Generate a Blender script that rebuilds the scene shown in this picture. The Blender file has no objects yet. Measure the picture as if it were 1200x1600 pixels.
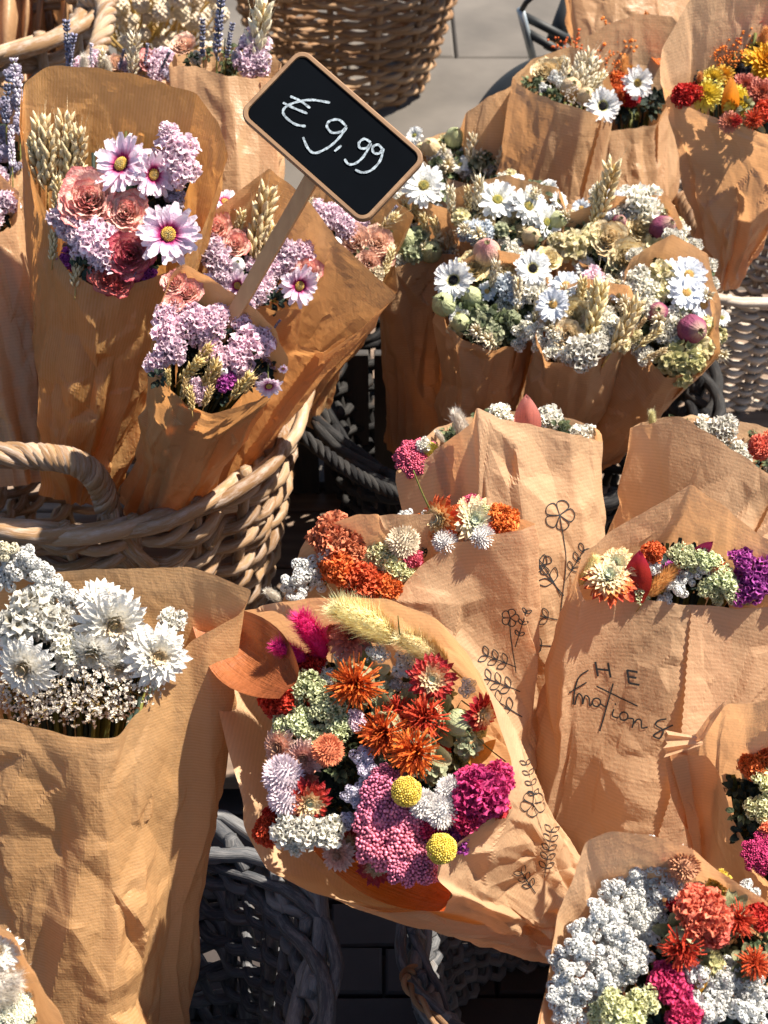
import bpy, math, random
from mathutils import Vector, Matrix, Euler, noise, geometry
from mathutils.bvhtree import BVHTree
R = random.Random(7)
PI = math.pi
SC = bpy.context.scene
COL = SC.collection

# ------------------------------------------------------------------ camera, sky, sun, exposure
PITCH = math.radians(40); FPX = 2198.0
CAM = Vector((0, 0, 1.6))
FW = Vector((0, math.cos(PITCH), -math.sin(PITCH)))
RT = Vector((1, 0, 0))
UP = Vector((0, math.sin(PITCH), math.cos(PITCH)))
cd = bpy.data.cameras.new('camera'); cam = bpy.data.objects.new('camera', cd); COL.objects.link(cam)
cam.location = CAM; cam.rotation_euler = (PI/2 - PITCH, 0, 0)
cd.sensor_fit = 'VERTICAL'; cd.sensor_height = 36; cd.lens = 36*FPX/1600
cd.clip_start = .05; cd.clip_end = 500
cd.dof.use_dof = True; cd.dof.focus_distance = 1.38; cd.dof.aperture_fstop = 12.0
SC.camera = cam
SUN_DIR = Vector((.50, .15, .86)).normalized()       # towards the sun
w = bpy.data.worlds.new("World"); SC.world = w; w.use_nodes = True
nt = w.node_tree; bg = nt.nodes['Background']
sky = nt.nodes.new('ShaderNodeTexSky'); sky.sky_type = 'NISHITA'; sky.sun_disc = False
sky.sun_elevation = math.asin(SUN_DIR.z); sky.sun_rotation = math.atan2(SUN_DIR.x, SUN_DIR.y)
nt.links.new(sky.outputs[0], bg.inputs[0]); bg.inputs[1].default_value = .06
sl = bpy.data.lights.new('sun', 'SUN'); sl.energy = 5.0; sl.angle = math.radians(.8); sl.color = (1, .91, .78)
so = bpy.data.objects.new('sun', sl); COL.objects.link(so); so.rotation_euler = SUN_DIR.to_track_quat('Z', 'Y').to_euler()
so.location = SUN_DIR*8
SC.view_settings.view_transform = 'Standard'; SC.view_settings.look = 'None'
SC.view_settings.gamma = 1; SC.view_settings.use_curve_mapping = False
SC.view_settings.exposure = 1.46

# ------------------------------------------------------------------ geometry helpers
def ray(px, py):
    return FW + RT*((px-600)/FPX) + UP*((800-py)/FPX)
def P(px, py, d):
    return CAM + ray(px, py)*d
def on_plane(px, py, c, n):
    r = ray(px, py); return CAM + r*((c-CAM).dot(n)/r.dot(n))
def on_z(px, py, z):
    r = ray(px, py); return CAM + r*((z-CAM.z)/r.z)
def proj(p):
    q = p-CAM; d = q.dot(FW); return 600+q.dot(RT)/d*FPX, 800-q.dot(UP)/d*FPX, d

class MB:
    def __init__(s): s.v = []; s.f = []; s.uv = []; s.m = []
    def add(s, vs, fs, uvs=None, m=0):
        o = len(s.v); s.v += [tuple(p) for p in vs]
        s.uv += uvs if uvs else [(0, .5)]*len(vs)
        for f in fs: s.f.append(tuple(i+o for i in f)); s.m.append(m)
    def grid(s, pts, uvs=None, m=0, close=False):
        nr = len(pts); nc = len(pts[0]); vs = [p for r in pts for p in r]
        u = [q for r in uvs for q in r] if uvs else [(j/max(1, nc-1), i/max(1, nr-1)) for i in range(nr) for j in range(nc)]
        fs = []
        for i in range(nr-1):
            for j in range(nc if close else nc-1):
                k = (j+1) % nc
                fs.append((i*nc+j, i*nc+k, (i+1)*nc+k, (i+1)*nc+j))
        s.add(vs, fs, u, m)
    def tube(s, path, r, n=6, m=0, caps=True):
        rings = []; N = len(path); t0 = None; nx = None; L = 0; uvs = []
        for i in range(N):
            t = (path[min(i+1, N-1)]-path[max(i-1, 0)])
            t = t.normalized() if t.length > 1e-9 else Vector((0, 0, 1))
            if nx is None:
                nx = t.orthogonal().normalized()
            else:
                nx = (nx - t*nx.dot(t)); nx = nx.normalized() if nx.length > 1e-6 else t.orthogonal().normalized()
            ny = t.cross(nx); rr = r(i/(N-1)) if callable(r) else r
            if i: L += (path[i]-path[i-1]).length
            rings.append([path[i]+nx*(rr*math.cos(a*2*PI/n))+ny*(rr*math.sin(a*2*PI/n)) for a in range(n)])
            uvs.append([(a/n, L) for a in range(n)])
        o = len(s.v); s.grid(rings, uvs, m, close=True)
        if caps:
            s.f.append(tuple(o+i for i in range(n))[::-1]); s.m.append(m)
            b = o+(N-1)*n; s.f.append(tuple(b+i for i in range(n))); s.m.append(m)
    def blob(s, c, r, ax=None, l=1.0, m=0, uv=(0, .5), n=5, jit=0):
        # small rounded bead, stretched by l along ax
        ax = (ax or Vector((0, 0, 1))).normalized(); e1 = ax.orthogonal().normalized(); e2 = ax.cross(e1)
        vs = [c-ax*r*l]
        for h, q in ((-.5, .86), (.5, .86)):
            for a in range(n):
                t = 2*PI*(a+(.5 if h > 0 else 0))/n; k = r*q*(1+R.uniform(-jit, jit))
                vs.append(c+ax*(r*l*h)+e1*(k*math.cos(t))+e2*(k*math.sin(t)))
        vs.append(c+ax*r*l); fs = []
        for a in range(n):
            b = (a+1) % n
            fs += [(0, 1+b, 1+a), (1+a, 1+b, 1+n+a), (1+b, 1+n+b, 1+n+a), (1+n+a, 1+n+b, 1+2*n)]
        s.add(vs, fs, [(uv[0], uv[1]-.2)]+[(uv[0], uv[1])]*n+[(uv[0], uv[1]+.1)]*n+[(uv[0], uv[1]+.2)], m)
    def box(s, c, sx, sy, sz, M=None, m=0, bev=0.0):
        b = min(bev, sx*.3, sy*.3, sz*.3)
        c = Vector(c); vs = []
        prof = [(-sz/2, b), (-sz/2+b, 0), (sz/2-b, 0), (sz/2, b)] if b else [(-sz/2, 0), (sz/2, 0)]
        for z, k in prof:
            for x, y in ((-1, -1), (1, -1), (1, 1), (-1, 1)):
                p = Vector((x*(sx/2-k), y*(sy/2-k), z)); vs.append((M @ p if M else p)+c)
        fs = [(3, 2, 1, 0)]; k = len(prof)
        for i in range(k-1):
            for a in range(4):
                q = (a+1) % 4; fs.append((i*4+a, i*4+q, i*4+4+q, i*4+4+a))
        o = (k-1)*4; fs.append((o, o+1, o+2, o+3))
        s.add(vs, fs, [(p.x, p.y+p.z) for p in vs], m)
    def mesh(s, name, mats, smooth=True):
        me = bpy.data.meshes.new(name); me.from_pydata(s.v, [], s.f)
        for q in mats: me.materials.append(q)
        me.polygons.foreach_set('material_index', s.m)
        me.polygons.foreach_set('use_smooth', [smooth]*len(s.f))
        ul = me.uv_layers.new(name='UVMap'); buf = []
        for f in s.f:
            for i in f: buf += s.uv[i]
        ul.data.foreach_set('uv', buf); me.update(); return me

def obj(name, me, parent=None, mat=None):
    o = bpy.data.objects.new(name, me); COL.objects.link(o)
    if parent: o.parent = parent
    if mat is not None: o.matrix_local = mat
    return o
def thing(name, label, cat, loc=(0, 0, 0), group=None):
    o = bpy.data.objects.new(name, None); COL.objects.link(o); o.location = loc; o.empty_display_size = .05
    o['label'] = label; o['category'] = cat
    if group: o['group'] = group
    return o
def rotz(d, roll=0.0):
    return d.to_track_quat('Z', 'Y').to_matrix().to_4x4() @ Matrix.Rotation(roll, 4, 'Z')

# ------------------------------------------------------------------ materials
def srgb(h):
    if isinstance(h, str):
        c = [int(h[i:i+2], 16)/255 for i in (0, 2, 4)]
        return tuple(x/12.92 if x <= .04045 else ((x+.055)/1.055)**2.4 for x in c)+(1,)
    return tuple(h)+(1,)
class NT:
    def __init__(s, name):
        s.mat = bpy.data.materials.new(name); s.mat.use_nodes = True; s.t = s.mat.node_tree
        s.p = s.t.nodes['Principled BSDF']; s.out = s.t.nodes['Material Output']
    def n(s, ty, **kw):
        q = s.t.nodes.new('ShaderNode'+ty)
        for k, v in kw.items(): setattr(q, k, v)
        return q
    def l(s, a, b): s.t.links.new(a, b)
    def setv(s, i, v):
        if hasattr(v, 'is_output') : s.l(v, i)
        else: i.default_value = v
    def math(s, op, a, b=0.0):
        q = s.n('Math', operation=op); s.setv(q.inputs[0], a); s.setv(q.inputs[1], b); return q.outputs[0]
    def mix(s, f, a, b, blend='MIX'):
        q = s.n('Mix', data_type='RGBA', blend_type=blend); s.setv(q.inputs[0], f); s.setv(q.inputs[6], a); s.setv(q.inputs[7], b); return q.outputs[2]
    def noise(s, vec, scale, detail=3, rough=.55):
        q = s.n('TexNoise'); q.inputs['Scale'].default_value = scale; q.inputs['Detail'].default_value = detail
        q.inputs['Roughness'].default_value = rough
        if vec: s.l(vec, q.inputs['Vector'])
        return q.outputs['Fac']
    def ramp(s, f, stops):
        q = s.n('ValToRGB'); e = q.color_ramp.elements
        while len(e) < len(stops): e.new(.5)
        for k, (pos, c) in enumerate(stops): e[k].position = pos; e[k].color = srgb(c)
        s.l(f, q.inputs[0]); return q.outputs[0]
    def scale(s, vec, sc):
        q = s.n('Mapping'); s.l(vec, q.inputs[0]); q.inputs['Scale'].default_value = sc; return q.outputs[0]
    def bump(s, h, strength=.3, dist=.001, prev=None):
        q = s.n('Bump'); q.inputs['Strength'].default_value = strength; q.inputs['Distance'].default_value = dist
        s.l(h, q.inputs['Height'])
        if prev: s.l(prev, q.inputs['Normal'])
        return q.outputs[0]
MAT = {}
def paper_mat(name, rib=.0042, turn=False, hue=0.0, dark=1.0, trans=.42, sat=0.0):
    if name in MAT: return MAT[name]
    m = NT(name); tc = m.n('TexCoord'); uv = tc.outputs['UV']; ob = tc.outputs['Object']
    sx = m.n('SeparateXYZ'); m.l(uv, sx.inputs[0]); c = sx.outputs[0 if turn else 1]
    wob = m.noise(ob, 14, 2); c2 = m.math('ADD', c, m.math('MULTIPLY', wob, .004))
    rb = m.math('SINE', m.math('MULTIPLY', c2, 2*PI/rib))
    rb = m.math('MULTIPLY', m.math('ADD', rb, 1), .5)
    fib = m.noise(m.scale(uv, (60, 900, 1) if not turn else (900, 60, 1)), 1.0, 3)
    big = m.noise(ob, 7, 4); fine = m.noise(ob, 160, 3)
    col = m.ramp(big, [(.3, (.44*dark, (.258-sat*.5)*dark, (.125+hue-max(0,sat))*dark)), (.55, (.54*dark, (.332-sat*.5)*dark, (.175+hue-max(0,sat))*dark)), (.75, (.61*dark, (.405-sat*.5)*dark, (.235+hue-max(0,sat))*dark))])
    col = m.mix(m.math('MULTIPLY', rb, .24), col, (.68*dark, .45*dark, .27*dark, 1))
    col = m.mix(m.math('MULTIPLY', fib, .30), col, (.33*dark, .17*dark, .075*dark, 1))
    col = m.mix(m.math('MULTIPLY', fine, .15), col, (.72, .5, .3, 1))
    # fine creases of handled paper
    vo = m.n('TexVoronoi', feature='DISTANCE_TO_EDGE'); vo.inputs['Scale'].default_value = 16
    dis = m.n('VectorMath', operation='ADD'); nv = m.n('TexNoise'); nv.inputs['Scale'].default_value = 5; nv.inputs['Detail'].default_value = 3
    scl = m.n('VectorMath', operation='SCALE'); m.l(ob, nv.inputs['Vector']); m.l(nv.outputs['Color'], scl.inputs[0]); scl.inputs['Scale'].default_value = .12
    m.l(ob, dis.inputs[0]); m.l(scl.outputs[0], dis.inputs[1]); m.l(dis.outputs[0], vo.inputs['Vector'])
    edge = m.math('MINIMUM', m.math('MULTIPLY', vo.outputs['Distance'], 9), 1)
    cr = m.noise(m.scale(ob, (1.3, 1.3, .8)), 30, 6, .62)
    cr = m.math('ABSOLUTE', m.math('SUBTRACT', cr, .5))
    b = m.bump(edge, .16, .0014)
    b = m.bump(cr, .62, .0045, b)
    b = m.bump(rb, .12, .0004, b)
    b = m.bump(fine, .12, .0003, b)
    p = m.p; m.l(col, p.inputs['Base Color']); p.inputs['Roughness'].default_value = .42; p.inputs['Specular IOR Level'].default_value = .5
    m.l(b, p.inputs['Normal'])
    tr = m.n('BsdfTranslucent'); tcol = m.mix(1, col, (1.35, 1.12, .88, 1), 'MULTIPLY'); m.l(tcol, tr.inputs[0]); m.l(b, tr.inputs[1])
    mx = m.n('MixShader'); mx.inputs[0].default_value = trans; m.l(p.outputs[0], mx.inputs[1]); m.l(tr.outputs[0], mx.inputs[2])
    m.l(mx.outputs[0], m.out.inputs[0]); MAT[name] = m.mat; return m.mat

def petal_mat(name, stops, axis=1, trans=.3, rough=.6, var=.12, streak=.25, fuzz=0.0):
    if name in MAT: return MAT[name]
    m = NT(name); tc = m.n('TexCoord'); sx = m.n('SeparateXYZ'); m.l(tc.outputs['UV'], sx.inputs[0])
    oi = m.n('ObjectInfo'); geo = m.n('NewGeometry')
    f = sx.outputs[axis]
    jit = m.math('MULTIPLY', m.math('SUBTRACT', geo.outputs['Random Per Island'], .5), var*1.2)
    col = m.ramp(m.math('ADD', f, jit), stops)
    st = m.noise(m.scale(tc.outputs['UV'], (14, 1.5, 1)), 2.0, 3)
    hsv = m.n('HueSaturation'); m.l(col, hsv.inputs['Color'])
    v = m.math('ADD', 1.0-var*.5, m.math('MULTIPLY', oi.outputs['Random'], var))
    v = m.math('MULTIPLY', v, m.math('ADD', 1-streak*.6, m.math('MULTIPLY', st, streak*1.2)))
    v = m.math('MULTIPLY', v, m.math('ADD', 1-var*.8, m.math('MULTIPLY', geo.outputs['Random Per Island'], var*1.6)))
    m.l(v, hsv.inputs['Value'])
    hu = m.math('ADD', .5, m.math('MULTIPLY', m.math('SUBTRACT', oi.outputs['Random'], .5), .02)); m.l(hu, hsv.inputs['Hue'])
    c = hsv.outputs[0]
    p = m.p; m.l(c, p.inputs['Base Color']); p.inputs['Roughness'].default_value = rough; p.inputs['Specular IOR Level'].default_value = .25
    tn = m.noise(tc.outputs['Object'], 9, 3); m.l(m.bump(st, .3, .02, m.bump(tn, .25, .03)), p.inputs['Normal'])
    if trans:
        tr = m.n('BsdfTranslucent'); m.l(c, tr.inputs[0]); mx = m.n('MixShader'); mx.inputs[0].default_value = trans
        m.l(p.outputs[0], mx.inputs[1]); m.l(tr.outputs[0], mx.inputs[2]); m.l(mx.outputs[0], m.out.inputs[0])
    MAT[name] = m.mat; return m.mat
def one(name, c, **k):
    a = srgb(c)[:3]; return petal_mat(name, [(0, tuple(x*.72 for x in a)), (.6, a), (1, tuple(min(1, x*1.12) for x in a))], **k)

def wicker_mat(name, a, b, c, peel=.35, rough=.72):
    if name in MAT: return MAT[name]
    m = NT(name); tc = m.n('TexCoord'); oi = m.n('ObjectInfo'); ob = tc.outputs['Object']; uv = tc.outputs['UV']
    base = m.ramp(oi.outputs['Random'], [(0, a), (.5, b), (1, c)])
    n1 = m.noise(ob, 22, 4); base = m.mix(m.math('MULTIPLY', n1, .5), base, srgb(a))
    n2 = m.noise(m.scale(uv, (7, 22, 1)), 1.0, 5, .75)
    fac = m.ramp(n2, [(.46, (0, 0, 0)), (.68, (peel, peel, peel))]); base = m.mix(fac, base, (.52, .49, .47, 1))
    n3 = m.noise(m.scale(uv, (3, 14, 1)), 1.0, 3); fac = m.ramp(n3, [(.60, (0, 0, 0)), (.72, (.6, .6, .6))]); base = m.mix(fac, base, (.085, .05, .03, 1))
    m.l(base, m.p.inputs['Base Color']); m.p.inputs['Roughness'].default_value = rough; m.p.inputs['Specular IOR Level'].default_value = .12
    g = m.noise(m.scale(uv, (30, 12, 1)), 1.0, 3)
    m.l(m.bump(g, .6, .0016, m.bump(n2, .5, .0014)), m.p.inputs['Normal']); MAT[name] = m.mat; return m.mat
def wood_mat(name, a, b, axis=0, rough=.65):
    if name in MAT: return MAT[name]
    m = NT(name); tc = m.n('TexCoord'); oi = m.n('ObjectInfo'); sc = [60, 60, 60]; sc[axis] = 4
    add = m.n('VectorMath', operation='ADD'); m.l(tc.outputs['Object'], add.inputs[0]); m.l(oi.outputs['Random'], add.inputs[1])
    g = m.noise(m.scale(add.outputs[0], sc), 1.0, 5, .6); col = m.ramp(g, [(.3, a), (.7, b)])
    col = m.mix(m.math('MULTIPLY', oi.outputs['Random'], .4), col, srgb(a))
    m.l(col, m.p.inputs['Base Color']); m.p.inputs['Roughness'].default_value = rough
    m.l(m.bump(g, .4, .002), m.p.inputs['Normal']); MAT[name] = m.mat; return m.mat
def plain_mat(name, c, rough=.5, metal=0.0, var=.3, scale=30, bump=.0):
    if name in MAT: return MAT[name]
    m = NT(name); tc = m.n('TexCoord'); g = m.noise(tc.outputs['Object'], scale, 4); a = srgb(c)
    col = m.mix(g, tuple(x*(1-var) for x in a[:3])+(1,), tuple(min(1, x*(1+var)) for x in a[:3])+(1,))
    m.l(col, m.p.inputs['Base Color']); m.p.inputs['Roughness'].default_value = rough; m.p.inputs['Metallic'].default_value = metal
    if bump: m.l(m.bump(g, .5, bump), m.p.inputs['Normal'])
    MAT[name] = m.mat; return m.mat

KRAFT = paper_mat('kraft paper'); KRAFT_GLOW = paper_mat('kraft paper ribbed upright orange glow', turn=True, trans=.54, sat=.085, dark=1.12); KRAFT_A = paper_mat('amber kraft paper', rib=.003, trans=.45, sat=.045, dark=1.03); KRAFT_P = paper_mat('pale kraft paper', hue=.035, dark=1.19, sat=-.045)  # upright ribbed paper: backlit glow put into its stronger orange
STEM = one('dry stem green', '6f7038', var=.3); STRAWSTEM = one('dry straw stem', 'b99a5c', var=.2)
GREEN = petal_mat('dried leaf green', [(0, (.045, .065, .03)), (.5, (.11, .14, .065)), (1, (.20, .23, .12))], var=.5, trans=.25)
DGREEN = petal_mat('dark dried leaf and gap shade', [(0, (.012, .022, .018)), (.6, (.03, .05, .036)), (1, (.06, .08, .05))], var=.5, trans=.15)  # dark leaves; as fill they stand in for shade between the flower heads
OLIVE = petal_mat('olive dried leaf', [(0, (.13, .14, .06)), (.6, (.30, .31, .17)), (1, (.40, .38, .22))], var=.35, trans=.25)

# ------------------------------------------------------------------ flower parts (unit size: about 1 across)
def petal(mb, ang, r0, z0, L, W, tilt, curl=0.0, cup=0.0, nL=4, nW=2, prof=None, m=0, uvx=None, twist=0.0, ruf=0.0):
    prof = prof or (lambda t: math.sin(PI*min(1, .16+.80*t))**.7)
    x, z = r0, z0; ca, sa = math.cos(ang), math.sin(ang); rows = []; uvs = []
    for i in range(nL+1):
        t = i/nL; wd = W*prof(t)*.5; row = []; ur = []
        pit = tilt+curl*t
        for j in range(nW+1):
            s = -1+2*j/nW; y = s*wd; zz = cup*wd*(s*s-.3)+twist*s*wd*t + (R.uniform(-ruf, ruf)*t if ruf else 0)
            px = x-zz*math.sin(pit); pz = z+zz*math.cos(pit)
            row.append(Vector((px*ca-y*sa, px*sa+y*ca, pz))); ur.append(((s+1)/2 if uvx is None else uvx, t))
        rows.append(row); uvs.append(ur)
        x += L/nL*math.cos(pit); z += L/nL*math.sin(pit)
    mb.grid(rows, uvs, m)
def pointed(t): return (1-t)**.55*(.45+1.1*t)*1.15 if t < 1 else .02
def rounded(t): return (math.sin(PI*min(1, .12+.62*t+.18*t*t)))**.6 if t < .999 else .45
def fib(n, k0=1.0, k1=-1.0):
    for i in range(n):
        z = k0+(k1-k0)*(i+.5)/n; r = math.sqrt(max(0, 1-z*z)); a = i*2.399963; yield Vector((r*math.cos(a), r*math.sin(a), z))
def stem_mb(L=.9, r=.02, m=None, bend=.1):
    mb = MB(); a = R.uniform(0, 6.28)
    mb.tube([Vector((math.cos(a)*bend*t*t, math.sin(a)*bend*t*t, -L*t)) for t in (0, .25, .5, .75, 1)], r, 5)
    return mb.mesh('stem', [m or STEM])
def dome(mb, c, r, h, n=10, k=5, jit=.0, m=0):
    rows = []; uv = []
    for i in range(k+1):
        t = i/k; a = t*PI/2
        rows.append([Vector((c[0]+r*math.cos(a)*math.cos(2*PI*j/n)+R.uniform(-jit, jit), c[1]+r*math.cos(a)*math.sin(2*PI*j/n)+R.uniform(-jit, jit), c[2]+h*math.sin(a)+R.uniform(-jit, jit))) for j in range(n)])
        uv.append([(j/n, t) for j in range(n)])
    mb.grid(rows, uv, m, close=True)

DAISY = {'pink': ([(0, (.22, .0, .05)), (.18, (.40, .01, .14)), (.30, (.72, .30, .50)), (.45, (.84, .62, .76)), (1, (.87, .78, .85))], [(0, (.10, .015, .02)), (.22, (.10, .02, .02)), (.32, (.55, .32, .05)), (.75, (.66, .44, .10)), (1, (.35, .28, .14))]),
         'white': ([(0, (.55, .5, .22)), (.2, (.76, .76, .72)), (1, (.82, .83, .83))], [(0, (.03, .03, .01)), (.4, (.08, .07, .02)), (.6, (.55, .45, .10)), (1, (.20, .22, .08))]),
         'eye': ([(0, (.5, .42, .08)), (.16, (.66, .62, .3)), (.26, (.78, .79, .78)), (1, (.82, .83, .84))], [(0, (.01, .01, .01)), (1, (.012, .01, .012))]),
         'sun': ([(0, (.6, .5, .2)), (.2, (.72, .76, .82)), (1, (.80, .83, .88))], [(0, (.45, .25, .05)), (1, (.68, .46, .15))]),
         'brown': ([(0, (.5, .42, .2)), (.2, (.78, .78, .77)), (1, (.83, .83, .83))], [(0, (.25, .16, .03)), (.6, (.33, .22, .05)), (1, (.10, .06, .02))])}
def mk_daisy(c):
    ps, cs = DAISY[c]; pm = petal_mat('daisy petal '+c, ps, var=.06, trans=.3); cm = petal_mat('daisy centre '+c, cs, var=.2, trans=0)
    mb = MB(); n = R.randint(19, 24)
    for lay in range(2):
        for k in range(n):
            if R.random() < .05: continue
            petal(mb, 2*PI*(k+lay*.5)/n+R.uniform(-.09, .09), .08, .02*lay, (.42-.05*lay)*R.uniform(.82, 1.06), R.uniform(.12, .165), R.uniform(.0, .38)+.22*lay, R.uniform(-.7, .3), .35, 5, 2, lambda t: (math.sin(PI*min(1, .12+.80*t)))**.6, twist=R.uniform(-.3, .3))
    cb = MB(); dome(cb, (0, 0, .03), .108, .05, 14, 5, .006)
    for v in fib(70, 1, .15): cb.blob(Vector((v.x*.103, v.y*.103, .035+v.z*.055)), .0125, v, 1.2, uv=(0, .15+.75*v.z), n=4)
    return [mb.mesh('daisy', [pm]), ('flower_center', cb.mesh('flower_center', [cm])), ('stem', stem_mb())]
ROSE = {'pink': [(0, (.42, .17, .10)), (.4, (.82, .48, .36)), (.75, (.88, .62, .52)), (.92, (.80, .40, .35)), (1, (.64, .22, .2))],
        'red': [(0, (.5, .28, .17)), (.4, (.76, .38, .31)), (.75, (.74, .28, .25)), (.92, (.50, .09, .10)), (1, (.32, .04, .05))],
        'peach': [(0, (.55, .38, .22)), (.5, (.78, .53, .40)), (1, (.78, .50, .38))],
        'cream': [(0, (.42, .34, .15)), (.5, (.76, .63, .38)), (.9, (.78, .66, .42)), (1, (.55, .38, .18))]}
def mk_rose(c):
    mt = petal_mat('rose petal '+c, ROSE[c], var=.14, trans=.25, streak=.35); mb = MB(); K = 34
    for k in range(K):
        q = k/(K-1); rk = .045+.36*q**1.15; a0 = k*2.4+R.uniform(-.2, .2); span = 1.5-.75*q; H = .42-.10*q+R.uniform(-.03, .03); z0 = -.22-.03*q
        rows = []; uvs = []; nL, nW = 6, 10; flare = .02+.16*q*q+R.uniform(-.02, .03)
        for i in range(nL+1):
            t = i/nL; row = []; ur = []
            for j in range(nW+1):
                s = -1+2*j/nW; a = a0+s*span*(.55+.45*math.sin(PI*min(1, t*.75+.1)))
                r = rk*(.42+.70*math.sin(PI*.5*min(1, t*1.25))) + flare*max(0, t-.62)**1.0*2.2 - .05*q*(abs(s)**2)
                r += (.016*math.sin(6*s+k*3+5*t)+.012*math.sin(15*s+k*5+3*t)+R.uniform(-.006, .006))*t; z = z0+H*t*(1-.16*s*s)+.014*math.sin(11*s+k*2)*t - .25*flare*max(0, t-.75)*2 + .02*math.sin(5*s+k)*t
                row.append(Vector((r*math.cos(a), r*math.sin(a), z))); ur.append(((s+1)/2, t))
            rows.append(row); uvs.append(ur)
        mb.grid(rows, uvs)
    sp = MB()
    for k in range(5): petal(sp, 2*PI*k/5, .06, -.25, .34, .12, -.1+R.uniform(-.2, .5), .5, .2, 4, 2, pointed)
    dome(sp, (0, 0, -.27), .12, -.10, 8, 3)
    return [mb.mesh('rose', [mt]), ('sepal', sp.mesh('sepal', [GREEN])), ('stem', stem_mb())]
STRAW = {'orange': [(0, (.76, .66, .42)), (.45, (.76, .55, .25)), (.7, (.72, .22, .05)), (1, (.55, .08, .03))],
         'red': [(0, (.78, .68, .45)), (.4, (.74, .52, .28)), (.62, (.50, .06, .03)), (1, (.32, .02, .02))],
         'rust': [(0, (.42, .10, .05)), (.5, (.55, .16, .10)), (1, (.60, .24, .17))],
         'cream': [(0, (.58, .62, .45)), (.5, (.76, .66, .45)), (.9, (.74, .48, .25)), (1, (.66, .35, .2))],
         'pink': [(0, (.50, .30, .2)), (.5, (.66, .33, .25)), (1, (.72, .50, .42))],
         'yellow': [(0, (.72, .50, .04)), (.6, (.76, .56, .06)), (1, (.74, .60, .15))],
         'amber': [(0, (.66, .28, .02)), (.6, (.74, .38, .02)), (1, (.76, .45, .05))],
         'white': [(0, (.62, .48, .28)), (.3, (.80, .77, .68)), (1, (.84, .82, .77))]}
def mk_strawflower(c):
    mt = petal_mat('strawflower bract '+c, STRAW[c], axis=0, var=.16, trans=.28, streak=.3, rough=.45); mb = MB(); lay = 6
    wide = c == 'white'
    for q in range(lay):
        f = q/(lay-1); n = int(13+9*f)
        for k in range(n):
            petal(mb, 2*PI*(k+.5*(q % 2))/n+R.uniform(-.1, .1), .05+.11*f, .10-.13*f, (.16+.27*f)*R.uniform(.85, 1.1), (.15 if wide else .15)*(.75+.4*f), 1.25-1.15*f+R.uniform(-.12, .12), -.25-.5*f*R.uniform(.2, 1), .5, 4, 2, pointed, uvx=f*.9+.05)
    cb = MB(); dome(cb, (0, 0, .06), .13, .07, 12, 4, .008)
    for v in fib(60, 1, .1): cb.blob(Vector((v.x*.13, v.y*.13, .06+v.z*.08)), .016, v, 1.6, uv=(0, .4+.4*v.z), n=4)
    cc = {'orange': (.55, .52, .38), 'red': (.55, .58, .38), 'cream': (.62, .66, .55), 'white': (.55, .40, .20), 'rust': (.34, .10, .06), 'pink': (.45, .22, .15), 'yellow': (.7, .45, .04), 'amber': (.62, .25, .02)}[c]
    return [mb.mesh('strawflower', [mt]), ('flower_center', cb.mesh('flower_center', [one('strawflower centre '+c, cc, trans=0)])), ('stem', stem_mb())]
GLOBE = {'white': (.76, .72, .70), 'lilac': (.74, .62, .68), 'orange': (.78, .27, .12), 'cream': (.72, .60, .45), 'rust': (.56, .26, .16)}
def mk_globe(c):
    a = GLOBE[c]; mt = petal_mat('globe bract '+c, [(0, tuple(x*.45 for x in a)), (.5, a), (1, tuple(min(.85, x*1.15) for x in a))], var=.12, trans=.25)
    mb = MB(); n = 230
    for v in fib(n, 1, -.85):
        up = (v+Vector((0, 0, .5))).normalized(); e = v.orthogonal().normalized(); e = v.cross(Vector((0, 0, 1))).normalized() if abs(v.z) < .98 else e
        b = v*.30; b.z *= 1.05; L = R.uniform(.13, .2); wd = .042; d = (v*.9+up*.4+Vector((R.uniform(-.2, .2), R.uniform(-.2, .2), R.uniform(-.2, .2)))).normalized()
        mb.add([b-e*wd*.5, b+e*wd*.5, b+d*L*.55+e*wd*.6+v*.012, b+d*L*.55-e*wd*.6+v*.012, b+d*L], [(0, 1, 2, 3), (3, 2, 4)], [(0, 0), (1, 0), (1, .6), (0, .6), (.5, 1)])
    mb.blob(Vector((0, 0, 0)), .34, n=8, uv=(0, .1))
    lf = MB()
    for k in range(4): petal(lf, k*1.6, .03, -.32, .3, .13, -.3+R.uniform(-.3, .3), -.4, .3, 4, 2, pointed)
    return [mb.mesh('globe_amaranth', [mt]), ('leaf', lf.mesh('leaf', [OLIVE])), ('stem', stem_mb())]
def mk_billy_button(c):
    mt = petal_mat('billy button floret', [(0, (.42, .27, .02)), (.5, (.70, .52, .06)), (1, (.76, .62, .14))], var=.25, trans=.1); mb = MB()
    mb.blob(Vector((0, 0, 0)), .44, n=10, uv=(0, .2))
    for v in fib(420): mb.blob(v*(.455+.03*noise.noise(v*2.2)+R.uniform(-.012, .012)), R.uniform(.026, .040), v, 1.1, uv=(0, R.uniform(.4, .8)), n=5)
    return [mb.mesh('billy_button', [mt]), ('stem', stem_mb())]
YAR = {'pink': (.60, .16, .24), 'magenta': (.42, .025, .13), 'rose': (.62, .10, .17), 'cream': (.70, .66, .48)}
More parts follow.
